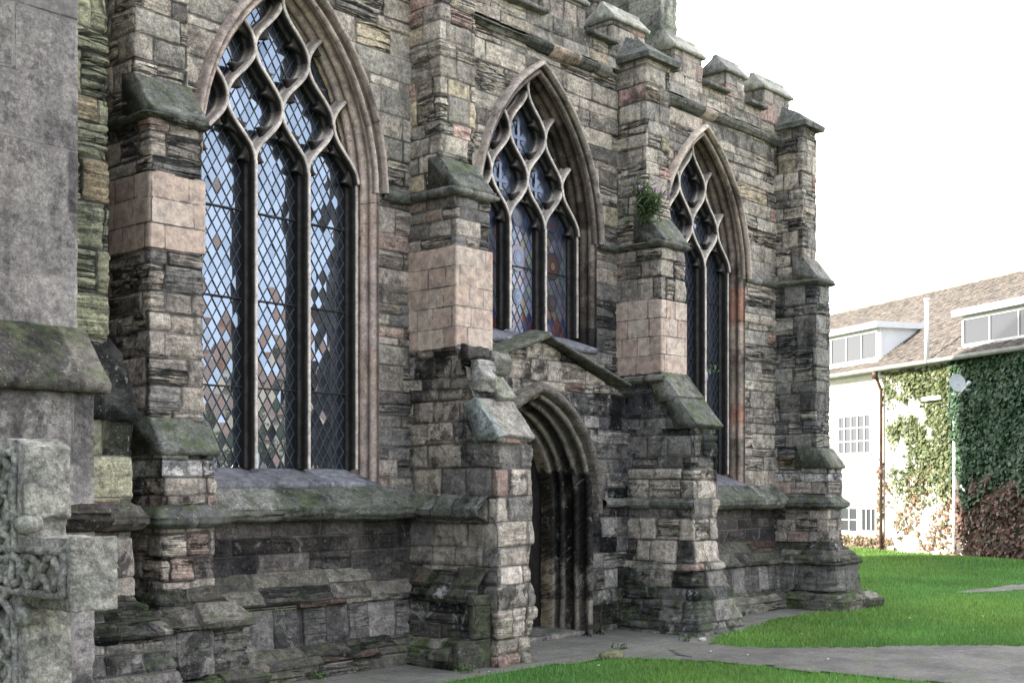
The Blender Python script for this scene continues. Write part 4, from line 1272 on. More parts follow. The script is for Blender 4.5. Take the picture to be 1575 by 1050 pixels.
# ------------------------------------------------------------------ ground
def gz(x, y):
    x = np.asarray(x, float); y = np.asarray(y, float)
    return .14 * np.exp(-(((x - 26.6) / 1.6) ** 2 + ((y - 11.0) / 2.2) ** 2))
def green_mat(name):
    m, nt, b = newmat(name)
    k = NB(nt)
    pos = k.n('ShaderNodeNewGeometry').outputs['Position']
    n1 = k.noise(pos, .7, 5); n2 = k.noise(pos, 9, 6, .7); n3 = k.noise(pos, 90, 3, .7)
    c = k.mix(k.mapr(n1, .35, .65), (.05, .09, .03), (.07, .115, .04))
    c = k.mix(1.0, c, k.mix(k.mapr(n2, .3, .7), (.6, .65, .6), (1.3, 1.25, 1.2)), 'MULTIPLY')
    c = k.mix(1.0, c, k.mix(k.mapr(n3, .3, .7), (.5, .5, .5), (1.4, 1.4, 1.3)), 'MULTIPLY')
    k.l(c, b.inputs['Base Color'])
    b.inputs['Roughness'].default_value = .9
    bp = k.n('ShaderNodeBump'); bp.inputs['Distance'].default_value = .03
    k.l(n3, bp.inputs['Height']); k.l(bp.outputs['Normal'], b.inputs['Normal'])
    return m
M['lawn'] = green_mat('lawn_turf')
gx = np.concatenate([np.linspace(-600, -20, 12), np.linspace(-10, 60, 141), np.linspace(70, 900, 14)])
gy = np.concatenate([np.linspace(-600, -30, 12), np.linspace(-20, 40, 121), np.linspace(50, 900, 14)])
XX, YY = np.meshgrid(gx, gy)
ZZ = gz(XX, YY)
idx = np.arange(XX.size).reshape(XX.shape)
Q = np.stack([idx[:-1, :-1], idx[:-1, 1:], idx[1:, 1:], idx[1:, :-1]], -1).reshape(-1, 4)
tag(mk('ground', dict(V=np.stack([XX, YY, ZZ - .012], -1).reshape(-1, 3), Q=Q), M['lawn']), kind='structure')

def poly_sheet(poly, z, step=.12):
    """triangulated fan-free grid clipped to polygon"""
    poly = np.array(poly)
    x0, y0 = poly.min(0); x1, y1 = poly.max(0)
    xs = np.arange(x0, x1 + step, step); ys = np.arange(y0, y1 + step, step)
    X_, Y_ = np.meshgrid(xs, ys)
    i_ = np.arange(X_.size).reshape(X_.shape)
    q = np.stack([i_[:-1, :-1], i_[:-1, 1:], i_[1:, 1:], i_[1:, :-1]], -1).reshape(-1, 4)
    V = np.stack([X_, Y_, np.full(X_.shape, z) + .006 * fbm(X_ * 1.5, Y_ * 1.5, s=3)], -1).reshape(-1, 3)
    c = V[q].mean(1)
    return V, q[inside(poly, c[:, 0], c[:, 1])]
def inside(poly, x, y):
    r_ = np.zeros(x.shape, bool)
    n = len(poly)
    for i in range(n):
        x1, y1 = poly[i]; x2, y2 = poly[(i + 1) % n]
        c = ((y1 > y) != (y2 > y)) & (x < (x2 - x1) * (y - y1) / (y2 - y1 + 1e-12) + x1)
        r_ ^= c
    return r_
PAVE = [(5, 9.6), (5, 7.3), (7.0, 7.75), (7.72, 7.72), (8.41, 7.8), (9.18, 7.74), (10.01, 7.5), (10.33, 6.93), (11.4, 7.2), (11.43, 7.42), (12.0, 7.72), (12.76, 7.92), (14.41, 8.24), (15.93, 8.19), (17.4, 8.35), (17.4, 9.6)]
PATH = [(10.33, 6.95), (10.46, 6.13), (10.53, 5.16), (10.64, 4.48), (10.9, 2.5), (11.8, 0), (14.5, 0), (14.6, 3.4), (13.68, 4.85), (13.09, 5.5), (12.23, 6.21), (11.53, 6.99), (11.4, 7.45), (10.9, 7.5)]
PATH2 = [(19.6, 8.02), (19.7, 7.86), (20.8, 7.40), (24, 6.3), (24, 6.9), (22.17, 7.86), (21.3, 8.0), (20.2, 8.06)]
def wob(poly, a=.09):
    out = []
    poly = [np.array(p) for p in poly]
    for i in range(len(poly)):
        p, q = poly[i], poly[(i + 1) % len(poly)]
        n = max(1, int(np.linalg.norm(q - p) / .15))
        for k in range(n):
            v = p + (q - p) * k / n
            out.append((v[0] + a * float(fbm(v[0] * 3, v[1] * 3, s=5)), v[1] + a * float(fbm(v[0] * 3, v[1] * 3, s=9))))
    return out
PAVE, PATH, PATH2 = wob(PAVE), wob(PATH), wob(PATH2)

def path_mat(name, flag):
    m, nt, b = newmat(name)
    k = NB(nt)
    pos = k.n('ShaderNodeNewGeometry').outputs['Position']
    n1 = k.noise(pos, 1.6, 6, .65); n2 = k.noise(pos, 14, 6, .7); n3 = k.noise(pos, 70, 4, .8)
    if flag:
        c = k.mix(k.mapr(n1, .35, .65), (.10, .10, .092), (.165, .155, .14))
    else:
        c = k.mix(k.mapr(n1, .35, .65), (.066, .060, .057), (.135, .124, .118))
    c = k.mix(1.0, c, k.mix(k.mapr(n2, .3, .7), (.75, .75, .75), (1.2, 1.2, 1.2)), 'MULTIPLY')
    c = k.mix(1.0, c, k.mix(k.mapr(n3, .25, .75), (.40, .40, .42), (1.7, 1.66, 1.6)), 'MULTIPLY')
    if flag:
        br = k.n('ShaderNodeTexBrick')
        mp_ = k.n('ShaderNodeMapping'); mp_.inputs['Rotation'].default_value = (0, 0, .03)
        k.l(pos, mp_.inputs['Vector']); k.l(mp_.outputs[0], br.inputs['Vector'])
        br.inputs['Scale'].default_value = 1.0
        br.inputs['Brick Width'].default_value = .9; br.inputs['Row Height'].default_value = .55
        br.inputs['Mortar Size'].default_value = .012; br.inputs['Mortar Smooth'].default_value = .6
        c = k.mix(k.math('MULTIPLY', br.outputs['Fac'], .8), c, (.04, .045, .03))
    ms_ = k.mapr(k.noise(pos, 2.6, 8, .8), .50, .64)
    c = k.mix(k.math('MULTIPLY', ms_, .7), c, (.10, .13, .05))
    k.l(c, b.inputs['Base Color'])
    b.inputs['Roughness'].default_value = .85
    bp = k.n('ShaderNodeBump'); bp.inputs['Distance'].default_value = .012; bp.inputs['Strength'].default_value = .8
    k.l(k.math('ADD', n3, n2), bp.inputs['Height']); k.l(bp.outputs['Normal'], b.inputs['Normal'])
    return m
M['paving'] = path_mat('flagstones', True)
M['path'] = path_mat('tarmac_path', False)
v, q = poly_sheet(PAVE, .002); tag(mk('paving', dict(V=v, Q=q), M['paving']), kind='structure')
v, q = poly_sheet(PATH, .010); tag(mk('path', dict(V=v, Q=q), M['path']), kind='structure')
v, q = poly_sheet(PATH2, .010); tag(mk('path', dict(V=v, Q=q), M['path']), kind='structure')

# grass blades
def cam_xy(x, y):
    r_ = DR * x - DF * y; f_ = DF * x + DR * y
    return r_, f_
def grass(N, seed):
    g = np.random.default_rng(seed)
    f_ = 10.2 * (36 / 10.2) ** g.random(N)          # log distribution -> density ~ 1/Z^2
    r_ = f_ * g.uniform(-.22, .47, N)
    x = DR * r_ + DF * f_; y = -DF * r_ + DR * f_
    h_ = cam_wall = (y > 7.6) & (x < 17.2)
    P_ = [np.array(p) for p in (PAVE, PATH, PATH2)]
    jx, jy = x + g.normal(0, .035, N), y + g.normal(0, .035, N)
    bad = inside(P_[0], jx, jy) | inside(P_[1], jx, jy) | inside(P_[2], jx, jy) | ((y > 9) & (x < 16.9)) | (cam_wall & (y > 8.5))
    # facade limit
    bad |= ((x - 29.55) * .871 + (y - 12.02) * -.491) > -.05
    x, y, f_ = x[~bad], y[~bad], f_[~bad]
    n = len(x)
    sc_ = (f_ / 12)
    h = g.uniform(.022, .05, n) * (0.8 + .35 * sc_)
    wd = .0045 * sc_ * g.uniform(.7, 1.4, n)
    a = g.uniform(0, 2 * math.pi, n); lean = g.uniform(0, .7, n); la = g.uniform(0, 2 * math.pi, n)
    z = gz(x, y) - .012
    b0 = np.stack([x - wd * np.cos(a), y - wd * np.sin(a), z], -1)
    b1_ = np.stack([x + wd * np.cos(a), y + wd * np.sin(a), z], -1)
    t = np.stack([x + lean * h * np.cos(la), y + lean * h * np.sin(la), z + h], -1)
    V = np.stack([b0, b1_, t], 1).reshape(-1, 3)
    Q = np.arange(3 * n).reshape(n, 3)
    pn = fbm(x * .8, y * .8, s=4)
    c = np.array((.145, .295, .065))[None] * (1 + .35 * pn)[:, None] * (1 + np.array((.35, .06, -.1))[None] * fbm(x * .35 + 9, y * .35, s=14)[:, None]) * g.uniform(.65, 1.35, n)[:, None]
    yl = g.random(n) < .06
    c[yl] = np.array((.16, .19, .05)) * g.uniform(.7, 1.2, yl.sum())[:, None]
    C = np.repeat(c, 3, 0)
    return dict(V=V, Q=Q, C=C)
tag(mk('grass', grass(420000, 5), M['grass'], smooth=False), 'short bright green lawn grass', 'grass', kind='stuff')

# ------------------------------------------------------------------ plants on the building
def leaf_blob(center, n, size, spread, cols, seed, droop=.0, narrow=.25, up=.5, down=0):
    g = np.random.default_rng(seed)
    V, Q, C = [], [], []
    for i in range(n):
        p = np.array(center) + g.normal(0, 1, 3) * np.array(spread)
        d = g.normal(0, 1, 3) + np.array([0, -.3, up]); d /= np.linalg.norm(d)
        s = np.cross(d, g.normal(0, 1, 3)); s /= np.linalg.norm(s)
        l = size * g.uniform(.6, 1.3)
        c = np.array(cols[g.integers(len(cols))]) * g.uniform(.6, 1.3)
        b = len(V)
        V += [p, p + d * l * .5 + s * l * narrow, p + d * l, p + d * l * .5 - s * l * narrow]
        Q.append([b, b + 1, b + 2, b + 3]); C += [c] * 4
    return dict(V=np.array(V), Q=np.array(Q), C=np.array(C))
def wild_plant():
    root = empty('flowering_plant', (12.12, 8.72, 5.0), 'leafy wild plant with small purple flowers rooted high on the buttress right of the door', 'plant')
    g = random.Random(3)
    st, lf, fl = [], [], []
    o = np.array((12.12, 8.74, 4.98))
    for i in range(15):
        a = g.uniform(0, 2 * math.pi); ln = g.uniform(.32, .66)
        d = np.array((-.55 + g.uniform(-.45, .45), -.30 + g.uniform(-.4, .3), 1.0 + g.uniform(-.5, .1)))
        d /= np.linalg.norm(d)
        pts = [o + d * ln * t + np.array((0, 0, -.10 * t * t)) + np.array((math.sin(3 * t + i), math.cos(2 * t + i), 0)) * .015 for t in np.linspace(0, 1, 7)]
        st.append(tube(pts, np.linspace(.004, .0015, 7), 4, C=(.08, .10, .03)))
        for t in np.linspace(.05, .8, 12):
            p = o + d * ln * t + np.array((0, 0, -.10 * t * t))
            lf.append(leaf_blob(p, 7, .095, (.03, .03, .03), [(.10, .15, .06), (.13, .18, .07), (.07, .12, .045)], g.randint(0, 9999), narrow=.10, up=.1))
        if i % 3 == 0:
            fl.append(leaf_blob(pts[-1], 12, .026, (.02, .02, .024), [(.52, .24, .60), (.62, .32, .68)], g.randint(0, 9999), narrow=.4))
    lf.append(leaf_blob(o + np.array((-.05, -.05, .08)), 200, .09, (.09, .08, .09), [(.07, .12, .045), (.10, .16, .06)], 9, narrow=.11, up=-.3))
    mk('stem', st, M['leaf'], root); mk('foliage', lf, M['leaf'], root, smooth=False)
    for f_ in fl: mk('flower', f_, M['leaf'], root, smooth=False)
    for c in root.children: c.matrix_parent_inverse = root.matrix_world.inverted()
    return root
# children are modelled in world coordinates: helper that keeps them there
def keep(root):
    bpy.context.view_layer.update()
    inv = root.matrix_world.inverted()
    for c in root.children: c.matrix_parent_inverse = inv
pl_ = wild_plant(); keep(pl_)
church_kids = True

def weed(x, y, z, n, size, seed, label, cols=((.06, .11, .025), (.09, .15, .04)), group='weeds along the foot of the wall'):
    tag(mk('weed', leaf_blob((x, y, z), n, size, (size * .9, size * .7, size * .35), list(cols), seed, narrow=.22, up=.9), M['leaf'], smooth=False), label, 'weed', group)
weed(8.28, 8.02, .02, 40, .05, 1, 'small green weed at the left foot of the patched buttress')
weed(7.1, 8.74, .02, 36, .05, 2, 'low weed below the clear window at the plinth foot')
weed(14.2, 8.72, .02, 60, .05, 3, 'spreading green weed at the plinth foot below the dark window')
weed(11.55, 7.78, .02, 46, .04, 4, 'creeping weed tuft left of the buttress beside the door')
weed(10.55, 7.95, .015, 36, .045, 5, 'grassy tuft in the paving before the door')
weed(12.45, 8.02, 3.10, 14, .05, 6, 'tiny weed on the mossy sloping ledge right of the door', group='weeds on ledges')
# moss lump / stone in the grass edge
def rock(name, c, s, seed, col, label, cat, moss=.6):
    n, m = 18, 12
    V = []
    for j in range(m + 1):
        for i in range(n):
            th = 2 * math.pi * i / n; ph = math.pi * j / m
            V.append((math.sin(ph) * math.cos(th), math.sin(ph) * math.sin(th), math.cos(ph)))
    V = np.array(V)
    k_ = 1 + .25 * fbm(V[:, 0] * 1.5 + seed, V[:, 1] * 1.5, V[:, 2] * 1.5, seed, 4)
    V = V * k_[:, None] * np.array(s) + np.array(c)
    Q = [[j * n + i, (j + 1) * n + i, (j + 1) * n + (i + 1) % n, j * n + (i + 1) % n] for j in range(m) for i in range(n)]
    return tag(mk(name, dict(V=V, Q=Q, C=col, A=(5, 0, moss)), M['granite']), label, cat)
rock('stone', (9.93, 7.60, .02), (.17, .10, .06), 3, (.16, .15, .09), 'flat mossy stone at the lawn edge before the door', 'stone')
rock('stone', (11.73, 7.70, .01), (.06, .04, .03), 5, (.42, .40, .38), 'small pale stone at the corner of the path by the buttress', 'stone', 0)

# boot scraper right of the door
bs = empty('boot_scraper', (11.32, 8.93, 0), 'black iron boot scraper standing right of the church door', 'boot scraper')
ps = []
for sx in (-.12, .12):
    mk('post', [tube([(11.32 + sx, 8.92, 0), (11.32 + sx, 8.92, .20), (11.32 + sx * 1.1, 8.92, .26)], .012, 6), tube([(11.32 + sx, 8.92, .26), (11.32 + sx * 1.4, 8.92, .28), (11.32 + sx * 1.3, 8.92, .24)], .008, 6),
                tube([(11.32 + sx, 8.86, .0), (11.32 + sx, 8.92, .05), (11.32 + sx, 8.98, .0)], .009, 6)], M['iron'], bs)
mk('blade', box(11.21, 11.43, 8.915, 8.925, .07, .13), M['iron'], bs, smooth=False)
keep(bs)

# small fallen petals
g = np.random.default_rng(12)
V, Q, C = [], [], []
for (x, y) in ((8.6, 7.55), (9.9, 6.9), (10.2, 6.2), (11.2, 5.9), (12.9, 7.2), (15.2, 6.9), (16.6, 7.4), (13.6, 6.4), (11.0, 7.1), (9.3, 7.2), (18.5, 7.6), (14.5, 5.9), (8.2, 7.75), (10.9, 6.6), (12.2, 7.6), (9.5, 8.2), (16.2, 6.3), (17.6, 6.2)):
    x += g.normal(0, .1); y += g.normal(0, .1); a = g.uniform(0, 3); s = g.uniform(.010, .02)
    b = len(V)
    for t in (0, 1.57, 3.14, 4.71): V.append((x + s * math.cos(a + t), y + s * .7 * math.sin(a + t), .03 + g.uniform(0, .012)))
    Q.append([b, b + 1, b + 2, b + 3]); C += [(.75, .72, .68)] * 4
tag(mk('petals', dict(V=np.array(V), Q=np.array(Q), C=np.array(C)), M['leaf'], smooth=False), 'scattered tiny white petals on lawn and path', 'petals', kind='stuff')

# ------------------------------------------------------------------ stone cross in the foreground
def cross():
    X0, T = 1.94, .16
    yc = 4.03; hw = .13
    root = empty('stone_cross', (X0 + T / 2, yc, 0), 'lichened granite wheel-less cross carved with interlace, in the left foreground', 'cross')
    # outline in (y, z)
    def arc(cy, cz, r_, a0, a1, n=8): return [(cy + r_ * math.cos(R(a0 + (a1 - a0) * k / n)), cz + r_ * math.sin(R(a0 + (a1 - a0) * k / n))) for k in range(n + 1)]
    out = []
    y0, y1 = yc - hw, yc + hw
    out += [(y0 - .02, 0), (y0, 1.26)]
    out += [(y0, 1.26), (y0 + .01, 1.31)] + arc(y0 - .01, 1.335, .045, -40, 60, 5)[::1]
    out += [(y0 - .06, 1.355), (y0 - .30, 1.35), (y0 - .30, 1.585), (y0 - .06, 1.58)]
    out += arc(y0 - .01, 1.605, .045, -60, 40, 5)
    out += [(y0 + .005, 1.64), (y0, 1.65), (y0, 1.875), (y0 + .05, 1.895), (y0 + .13, 1.905)]
    right = out
    left = [(2 * yc - y, z) for y, z in out][::-1]
    outline = right + left[1:]
    P = rprism(outline, 'x', X0, X0 + T, 'pcap', 501, .009, du=.012, scale=11)
    P['C'] = (.265, .255, .23)
    P['A'] = (5, -.1, .04)
    shaft = mk('shaft', P, M['granite'], root, smooth=True)
    K = []
    xk = X0 - .008
    col = (.25, .243, .225)
    def strand(pts, r_=.0145):
        p = np.array([(xk + .006 * math.sin(i * .9), a, b) for i, (a, b) in enumerate(pts)])
        K.append(tube(p, r_, 7, C=col))
    def curve(fn, n=40): return [fn(t) for t in np.linspace(0, 1, n)]
    # interlace: two crossing waves along each limb, closed by end loops
    def limb(oy, oz, dy, dz, ln, half, waves):
        for ph in (0, math.pi):
            pts = []
            for t in np.linspace(0, 1, 60):
                s = half * math.sin(waves * math.pi * t + ph) * (1 if t < .93 else (1 - t) / .07)
                pts.append((oy + dy * ln * t + (-dz) * s, oz + dz * ln * t + dy * s))
            strand(pts)
        e = half + .02
        for sg in (-1, 1):
            strand([(oy + dy * ln * t - dz * sg * e, oz + dz * ln * t + dy * sg * e) for t in np.linspace(.12, 1.02, 10)], .014)
        strand([(oy + dy * ln * 1.02 - dz * s_ * e, oz + dz * ln * 1.02 + dy * s_ * e) for s_ in np.linspace(-1, 1, 8)], .014)
    zc = 1.468
    limb(yc, zc, -1, 0, .39, .05, 3)
    limb(yc, zc, 1, 0, .39, .05, 3)
    limb(yc, zc, 0, 1, .38, .05, 3)
    limb(yc, zc, 0, -1, 1.2, .055, 12)
    for rr_ in (.07, .035):
        strand([(yc + rr_ * math.cos(a), zc + rr_ * math.sin(a)) for a in np.linspace(0, 2 * math.pi, 24)], .013)
    for sy in (-1, 1):
        for sz in (-1, 1):
            K.append(tube([(X0 - .025, yc + sy * (hw - .005), zc + sz * .145), (X0 + .0, yc + sy * (hw - .005), zc + sz * .15), (X0 + .055, yc + sy * (hw - .012), zc + sz * .155)], [.026, .034, .026], 12, C=col))
    mk('interlace_carving', K, M['granite'], root)
    mk('base', rprism([(X0 - .15, yc - .35), (X0 + T + .15, yc - .35), (X0 + T + .15, yc + .35), (X0 - .15, yc + .35)], 'z', -.05, .22, 'pcap', 505, .012, moss=.3), M['granite'], root)
    keep(root)
cross()

# ------------------------------------------------------------------ far house
E_ = np.array((.491, .871)); E_ /= np.linalg.norm(E_)
NB_ = np.array((E_[1], -E_[0]))       # into the house
P0 = np.array((29.55, 12.02))
def F(k, d, z):
    p = P0 + E_ * k + NB_ * d
    return (p[0], p[1], z)
house = empty('house', F(0, 0, 0), 'white roughcast house with a tiled roof and dormers beyond the lawn', 'house')
def fbox(k0, k1, d0, d1, z0, z1, C=(.3, .3, .3)):
    V = [F(k, d, z) for z in (z0, z1) for d in (d0, d1) for k in (k0, k1)]
    Q = [[0, 1, 3, 2], [4, 6, 7, 5], [0, 4, 5, 1], [2, 3, 7, 6], [0, 2, 6, 4], [1, 5, 7, 3]]
    return dict(V=np.array(V), Q=Q, C=C)
K0, K1 = -6.0, 12.0
EZ, RZ, RD = 4.86, 7.42, 3.5
mk('wall', [fbox(K0, K1, 0, 7, -.3, EZ - .05),
            dict(V=[F(K1, 0, EZ - .06), F(K1, 7, EZ - .06), F(K1, 3.5, RZ - .1), F(K1 - .2, 0, EZ - .06), F(K1 - .2, 7, EZ - .06), F(K1 - .2, 3.5, RZ - .1)], Q=[[0, 1, 2], [3, 5, 4], [0, 2, 5, 3], [1, 4, 5, 2]])], M['housewall'], house, smooth=False)
# tiled roof: rows of real tile steps
def tile_mat():
    m, nt, b = newmat('roof_tiles')
    k = NB(nt)
    a = k.n('ShaderNodeAttribute', attribute_name='col').outputs['Color']
    pos = k.n('ShaderNodeNewGeometry').outputs['Position']
    c = k.mix(1.0, a, k.mix(k.mapr(k.noise(pos, 8, 5), .3, .7), (.75, .75, .75), (1.2, 1.2, 1.2)), 'MULTIPLY')
    k.l(c, b.inputs['Base Color'])
    b.inputs['Roughness'].default_value = .85
    return m
M['tile'] = tile_mat()
def roof(k0, k1, d0, z0, d1, z1, base, seed, rows=None, tw=.15, Fn=F):
    g = np.random.default_rng(seed)
    L_ = math.hypot(d1 - d0, z1 - z0)
    rows = rows or int(L_ / .10)
    nd = (d1 - d0) / L_; nz2 = (z1 - z0) / L_
    V, Q, C = [], [], []
    sg = 1 if d1 > d0 else -1
    for r_ in range(rows):
        a0 = L_ * r_ / rows; a1 = L_ * (r_ + 1) / rows + .02
        sag = .0
        kk = k0 - (r_ % 2) * tw / 2
        while kk < k1:
            ka, kb = max(kk, k0) + .004, min(kk + tw, k1) - .004
            if kb - ka > .02:
                lift = .028 + g.normal(0, .004)
                c = np.array(base) * g.uniform(.72, 1.25)
                if g.random() < .07: c = c * .6
                b = len(V)
                pts = [(ka, a0, lift), (kb, a0, lift + g.normal(0, .003)), (kb, a1, .004), (ka, a1, .004), (ka, a0, -.01), (kb, a0, -.01)]
                for (kq, aq, hq) in pts:
                    V.append(Fn(kq, d0 + nd * aq - nz2 * hq * sg * sg * (1 if sg > 0 else -1), z0 + nz2 * aq + abs(nd) * hq))
                Q += [[b, b + 3, b + 2, b + 1], [b + 4, b, b + 1, b + 5]]
                C += [c] * 6
            kk += tw
    return dict(V=np.array(V), Q=[list(q) for q in Q], C=np.array(C))
def sheet(k0, k1, d0, z0, d1, z1, c=(.2, .15, .12), Fn=F):
    return dict(V=[Fn(k0, d0, z0), Fn(k1, d0, z0), Fn(k1, d1, z1), Fn(k0, d1, z1)], Q=[[0, 1, 2, 3]], C=c)
rf = mk('roof', [roof(K0, K1, -.28, EZ - .02, RD, RZ, (.155, .135, .118), 3), sheet(K0, K1, -.27, EZ - .04, RD, RZ - .02), sheet(K0, K1, 7.28, EZ - .04, RD, RZ - .02)], M['tile'], house, smooth=False)
rt = []
kk = K0
g = random.Random(4)
while kk < K1:
    c = np.array((.33, .29, .25)) * g.uniform(.75, 1.2)
    rt.append(tube([F(kk, RD, RZ + .0 + g.uniform(-.01, .012)), F(kk + .40, RD, RZ + g.uniform(-.01, .012))], .10, 8, C=c))
    kk += .41
mk('ridge_tiles', rt, M['tile'], rf, smooth=False)
# gutter, fascia, pipes
mk('fascia', fbox(K0, K1, -.05, .0, EZ - .22, EZ - .04), M['whitepaint'], house, smooth=False)
mk('gutter', tube([F(K0, -.33, EZ - .07), F(K1, -.33, EZ - .07)], .06, 8), M['gutter'], house)
mk('downpipe', [tube([F(3.02, -.28, EZ - .16), F(3.02, -.16, EZ - .45), F(3.02, -.09, EZ - .6), F(3.02, -.09, .0)], .045, 8), tube([F(3.02, -.09, 2.0), F(3.02, -.09, 2.15)], .065, 8), tube([F(3.02, -.28, EZ - .1), F(3.02, -.28, EZ - .3)], .08, 8)], M['pipe'], house)
mk('downpipe', [tube([F(0.03, -.10, 4.6), F(0.03, -.10, -.1)], .055, 8)], M['whitepaint'], house)
mk('vent_pipe', [tube([F(.76, -.36, 4.75), F(.76, -.36, 6.3)], .055, 10), tube([F(.76, -.36, 6.3), F(.76, -.36, 6.36)], .07, 10)], M['whitepaint'], house)
mk('wall_lamp', [fbox(.5, 1.22, -.16, -.04, 3.85, 3.95)], M['whitepaint'], house, smooth=False)
# windows
def fwindow(k0, k1, z0, z1, name, cols, rows=1, d=0.0, fr=.05, parent=house, dark=True, trans=None):
    W = mk(name, [fbox(k0, k1, d - .03, d + .03, z0, z0 + fr), fbox(k0, k1, d - .03, d + .03, z1 - fr, z1), fbox(k0, k0 + fr, d - .029, d + .029, z0 + fr, z1 - fr), fbox(k1 - fr, k1, d - .029, d + .029, z0 + fr, z1 - fr)]
           + [fbox(k0 + (k1 - k0) * i / cols - fr * .35, k0 + (k1 - k0) * i / cols + fr * .35, d - .028, d + .02, z0 + fr, z1 - fr) for i in range(1, cols)]
           + [fbox(k0 + fr, k1 - fr, d - .024, d + .018, z0 + (z1 - z0) * j / rows - .015, z0 + (z1 - z0) * j / rows + .015) for j in range(1, rows)], M['whitepaint'], parent, smooth=False)
    mk('pane', fbox(k0 + .01, k1 - .01, d - .008, d + .0, z0 + .01, z1 - .01), M['houseglass'], W, smooth=False)
    return W
fwindow(4.15, 5.0, .42, 1.14, 'window', 2, 2, -.02)
fwindow(3.3, 4.0, .46, 1.14, 'window', 3, 1, -.02)
fwindow(3.55, 5.1, 2.58, 3.68, 'window', 5, 3, -.02)
fwindow(6.2, 7.6, .45, 1.15, 'window', 4, 1, -.02)
mk('band', fbox(3.12, K1, -.035, .0, 2.40, 2.47), M['gutter'], house, smooth=False)
# dormers
def dormer(k0, k1, zb, zt, dep, nm):
    B = mk('dormer', [fbox(k0, k1, .0 + dep, 2.2, zb - .25, zt - .03), fbox(k0 - .12, k1 + .12, dep - .22, 2.6, zt - .04, zt + .12), fbox(k0 - .03, k1 + .03, dep - .1, dep, zb - .12, zb - .02)], M['whitepaint'], house, smooth=False)
    fwindow(k0 + .08, k1 - .08, zb, zt - .08, 'window', 4, 1, dep - .03, .06, B)
    return B
dormer(3.3, 6.4, 5.12, 6.0, .10, 1)
dormer(-4.0, .02, 5.08, 5.86, .10, 2)
# satellite dish on the ivy wall
dk_ = F(-.62, -.55, 4.15)
n = 16
V = []
cen = np.array(dk_); ax = np.array((-.62, -.75, .2)); ax /= np.linalg.norm(ax)
u_ = np.cross(ax, (0, 0, 1)); u_ /= np.linalg.norm(u_); v_ = np.cross(u_, ax)
for j in range(5):
    rr_ = .20 * j / 4
    for i in range(n):
        a = 2 * math.pi * i / n
        V.append(cen + (u_ * math.cos(a) + v_ * math.sin(a) * 1.1) * rr_ + ax * (.9 * rr_ ** 2))
Q = [[j * n + i, j * n + (i + 1) % n, (j + 1) * n + (i + 1) % n, (j + 1) * n + i] for j in range(4) for i in range(n)]
dish = mk('satellite_dish', [dict(V=np.array(V), Q=Q), dict(V=np.array(V) - ax * .01, Q=[q[::-1] for q in Q]), tube([F(-.62, 0, 4.0), F(-.62, -.3, 4.0), tuple(cen)], .03, 8)], M['whitepaint'], house)
mk('receiver_arm', [tube([tuple(cen - v_ * .3), tuple(cen + ax * .5 - v_ * .18)], .018, 6), tube([tuple(cen + ax * .46 - v_ * .18), tuple(cen + ax * .56 - v_ * .14)], .045, 8)], M['whitepaint'], dish)
keep(house)

# ivy and creeper
def creeper(kr, zr, n, dens, cols, size, seed, depth=.12):
    g = np.random.default_rng(seed)
    k = g.uniform(*kr, n); z = g.uniform(*zr, n)
    kp = g.random(n) < dens(k, z)
    k, z = k[kp], z[kp]; n = len(k)
    bulge = .5 + .5 * fbm(k * 1.6, z * 1.6, s=seed)
    d = -depth * (.2 + bulge * 1.4) * g.uniform(.3, 1.0, n)
    c0 = np.stack([P0[0] + E_[0] * k + NB_[0] * d, P0[1] + E_[1] * k + NB_[1] * d, z], -1)
    nrm = np.stack([-NB_[0] + g.normal(0, .45, n), -NB_[1] + g.normal(0, .45, n), .45 + g.normal(0, .4, n)], -1)
    nrm /= np.linalg.norm(nrm, axis=1)[:, None]
    t = np.cross(nrm, g.normal(0, 1, (n, 3))); t /= np.linalg.norm(t, axis=1)[:, None]
    b = np.cross(nrm, t)
    s = size * g.uniform(.6, 1.3, n)[:, None]
    V = np.stack([c0 - t * s * .5, c0 + b * s * .45, c0 + t * s * .6, c0 - b * s * .45], 1).reshape(-1, 3)
    Q = np.arange(4 * n).reshape(n, 4)
    ci = g.integers(len(cols), size=n)
    c = np.array(cols)[ci] * g.uniform(.65, 1.35, n)[:, None]
    return dict(V=V, Q=Q, C=np.repeat(c, 4, 0))
gr = [(.13, .17, .07), (.17, .20, .09), (.10, .14, .06), (.22, .23, .12)]  # leaves of the sunlit stretch: sun's bleaching painted into a paler colour
def dens1(k, z):
    edge = 2.95 + .35 * fbm(z * 1.7, k * 0, s=3) - np.clip(3.2 - z, 0, 3) * .12
    f = sstep(edge - k, -.1, .5)
    nn = sstep(fbm(k * 2.2, z * 1.6, s=8) + .22 + .55 * sstep(1.6 - k, 0, 1.2) + .25 * sstep(z, 3, 4.2), 0, .35)
    return f * nn * (z < EZ - .15 - .0 * k) * sstep(z, 1.0, 2.4)
ivy = empty('ivy', F(1.2, -.1, 0), 'climbing ivy on the house wall, leaves painted paler where sunlit and darker in shade', 'ivy')
iv = mk('foliage', [creeper((.1, 3.3), (1.0, 4.75), 8500, dens1, gr, .10, 31),
               creeper((-4.6, .16), (1.05, 4.78), 21000, lambda k, z: sstep(z + .9 * fbm(k * 2, z * 1.5, s=2), 1.35, 2.1), [(.045, .10, .05), (.055, .12, .06), (.035, .075, .04), (.08, .14, .065)], .115, 33, .22)], M['leaf'], ivy, smooth=False)
keep(ivy)
rc = empty('creeper', F(-1.5, -.1, 0), 'reddish brown creeper low on the house wall beneath the dark ivy', 'creeper')
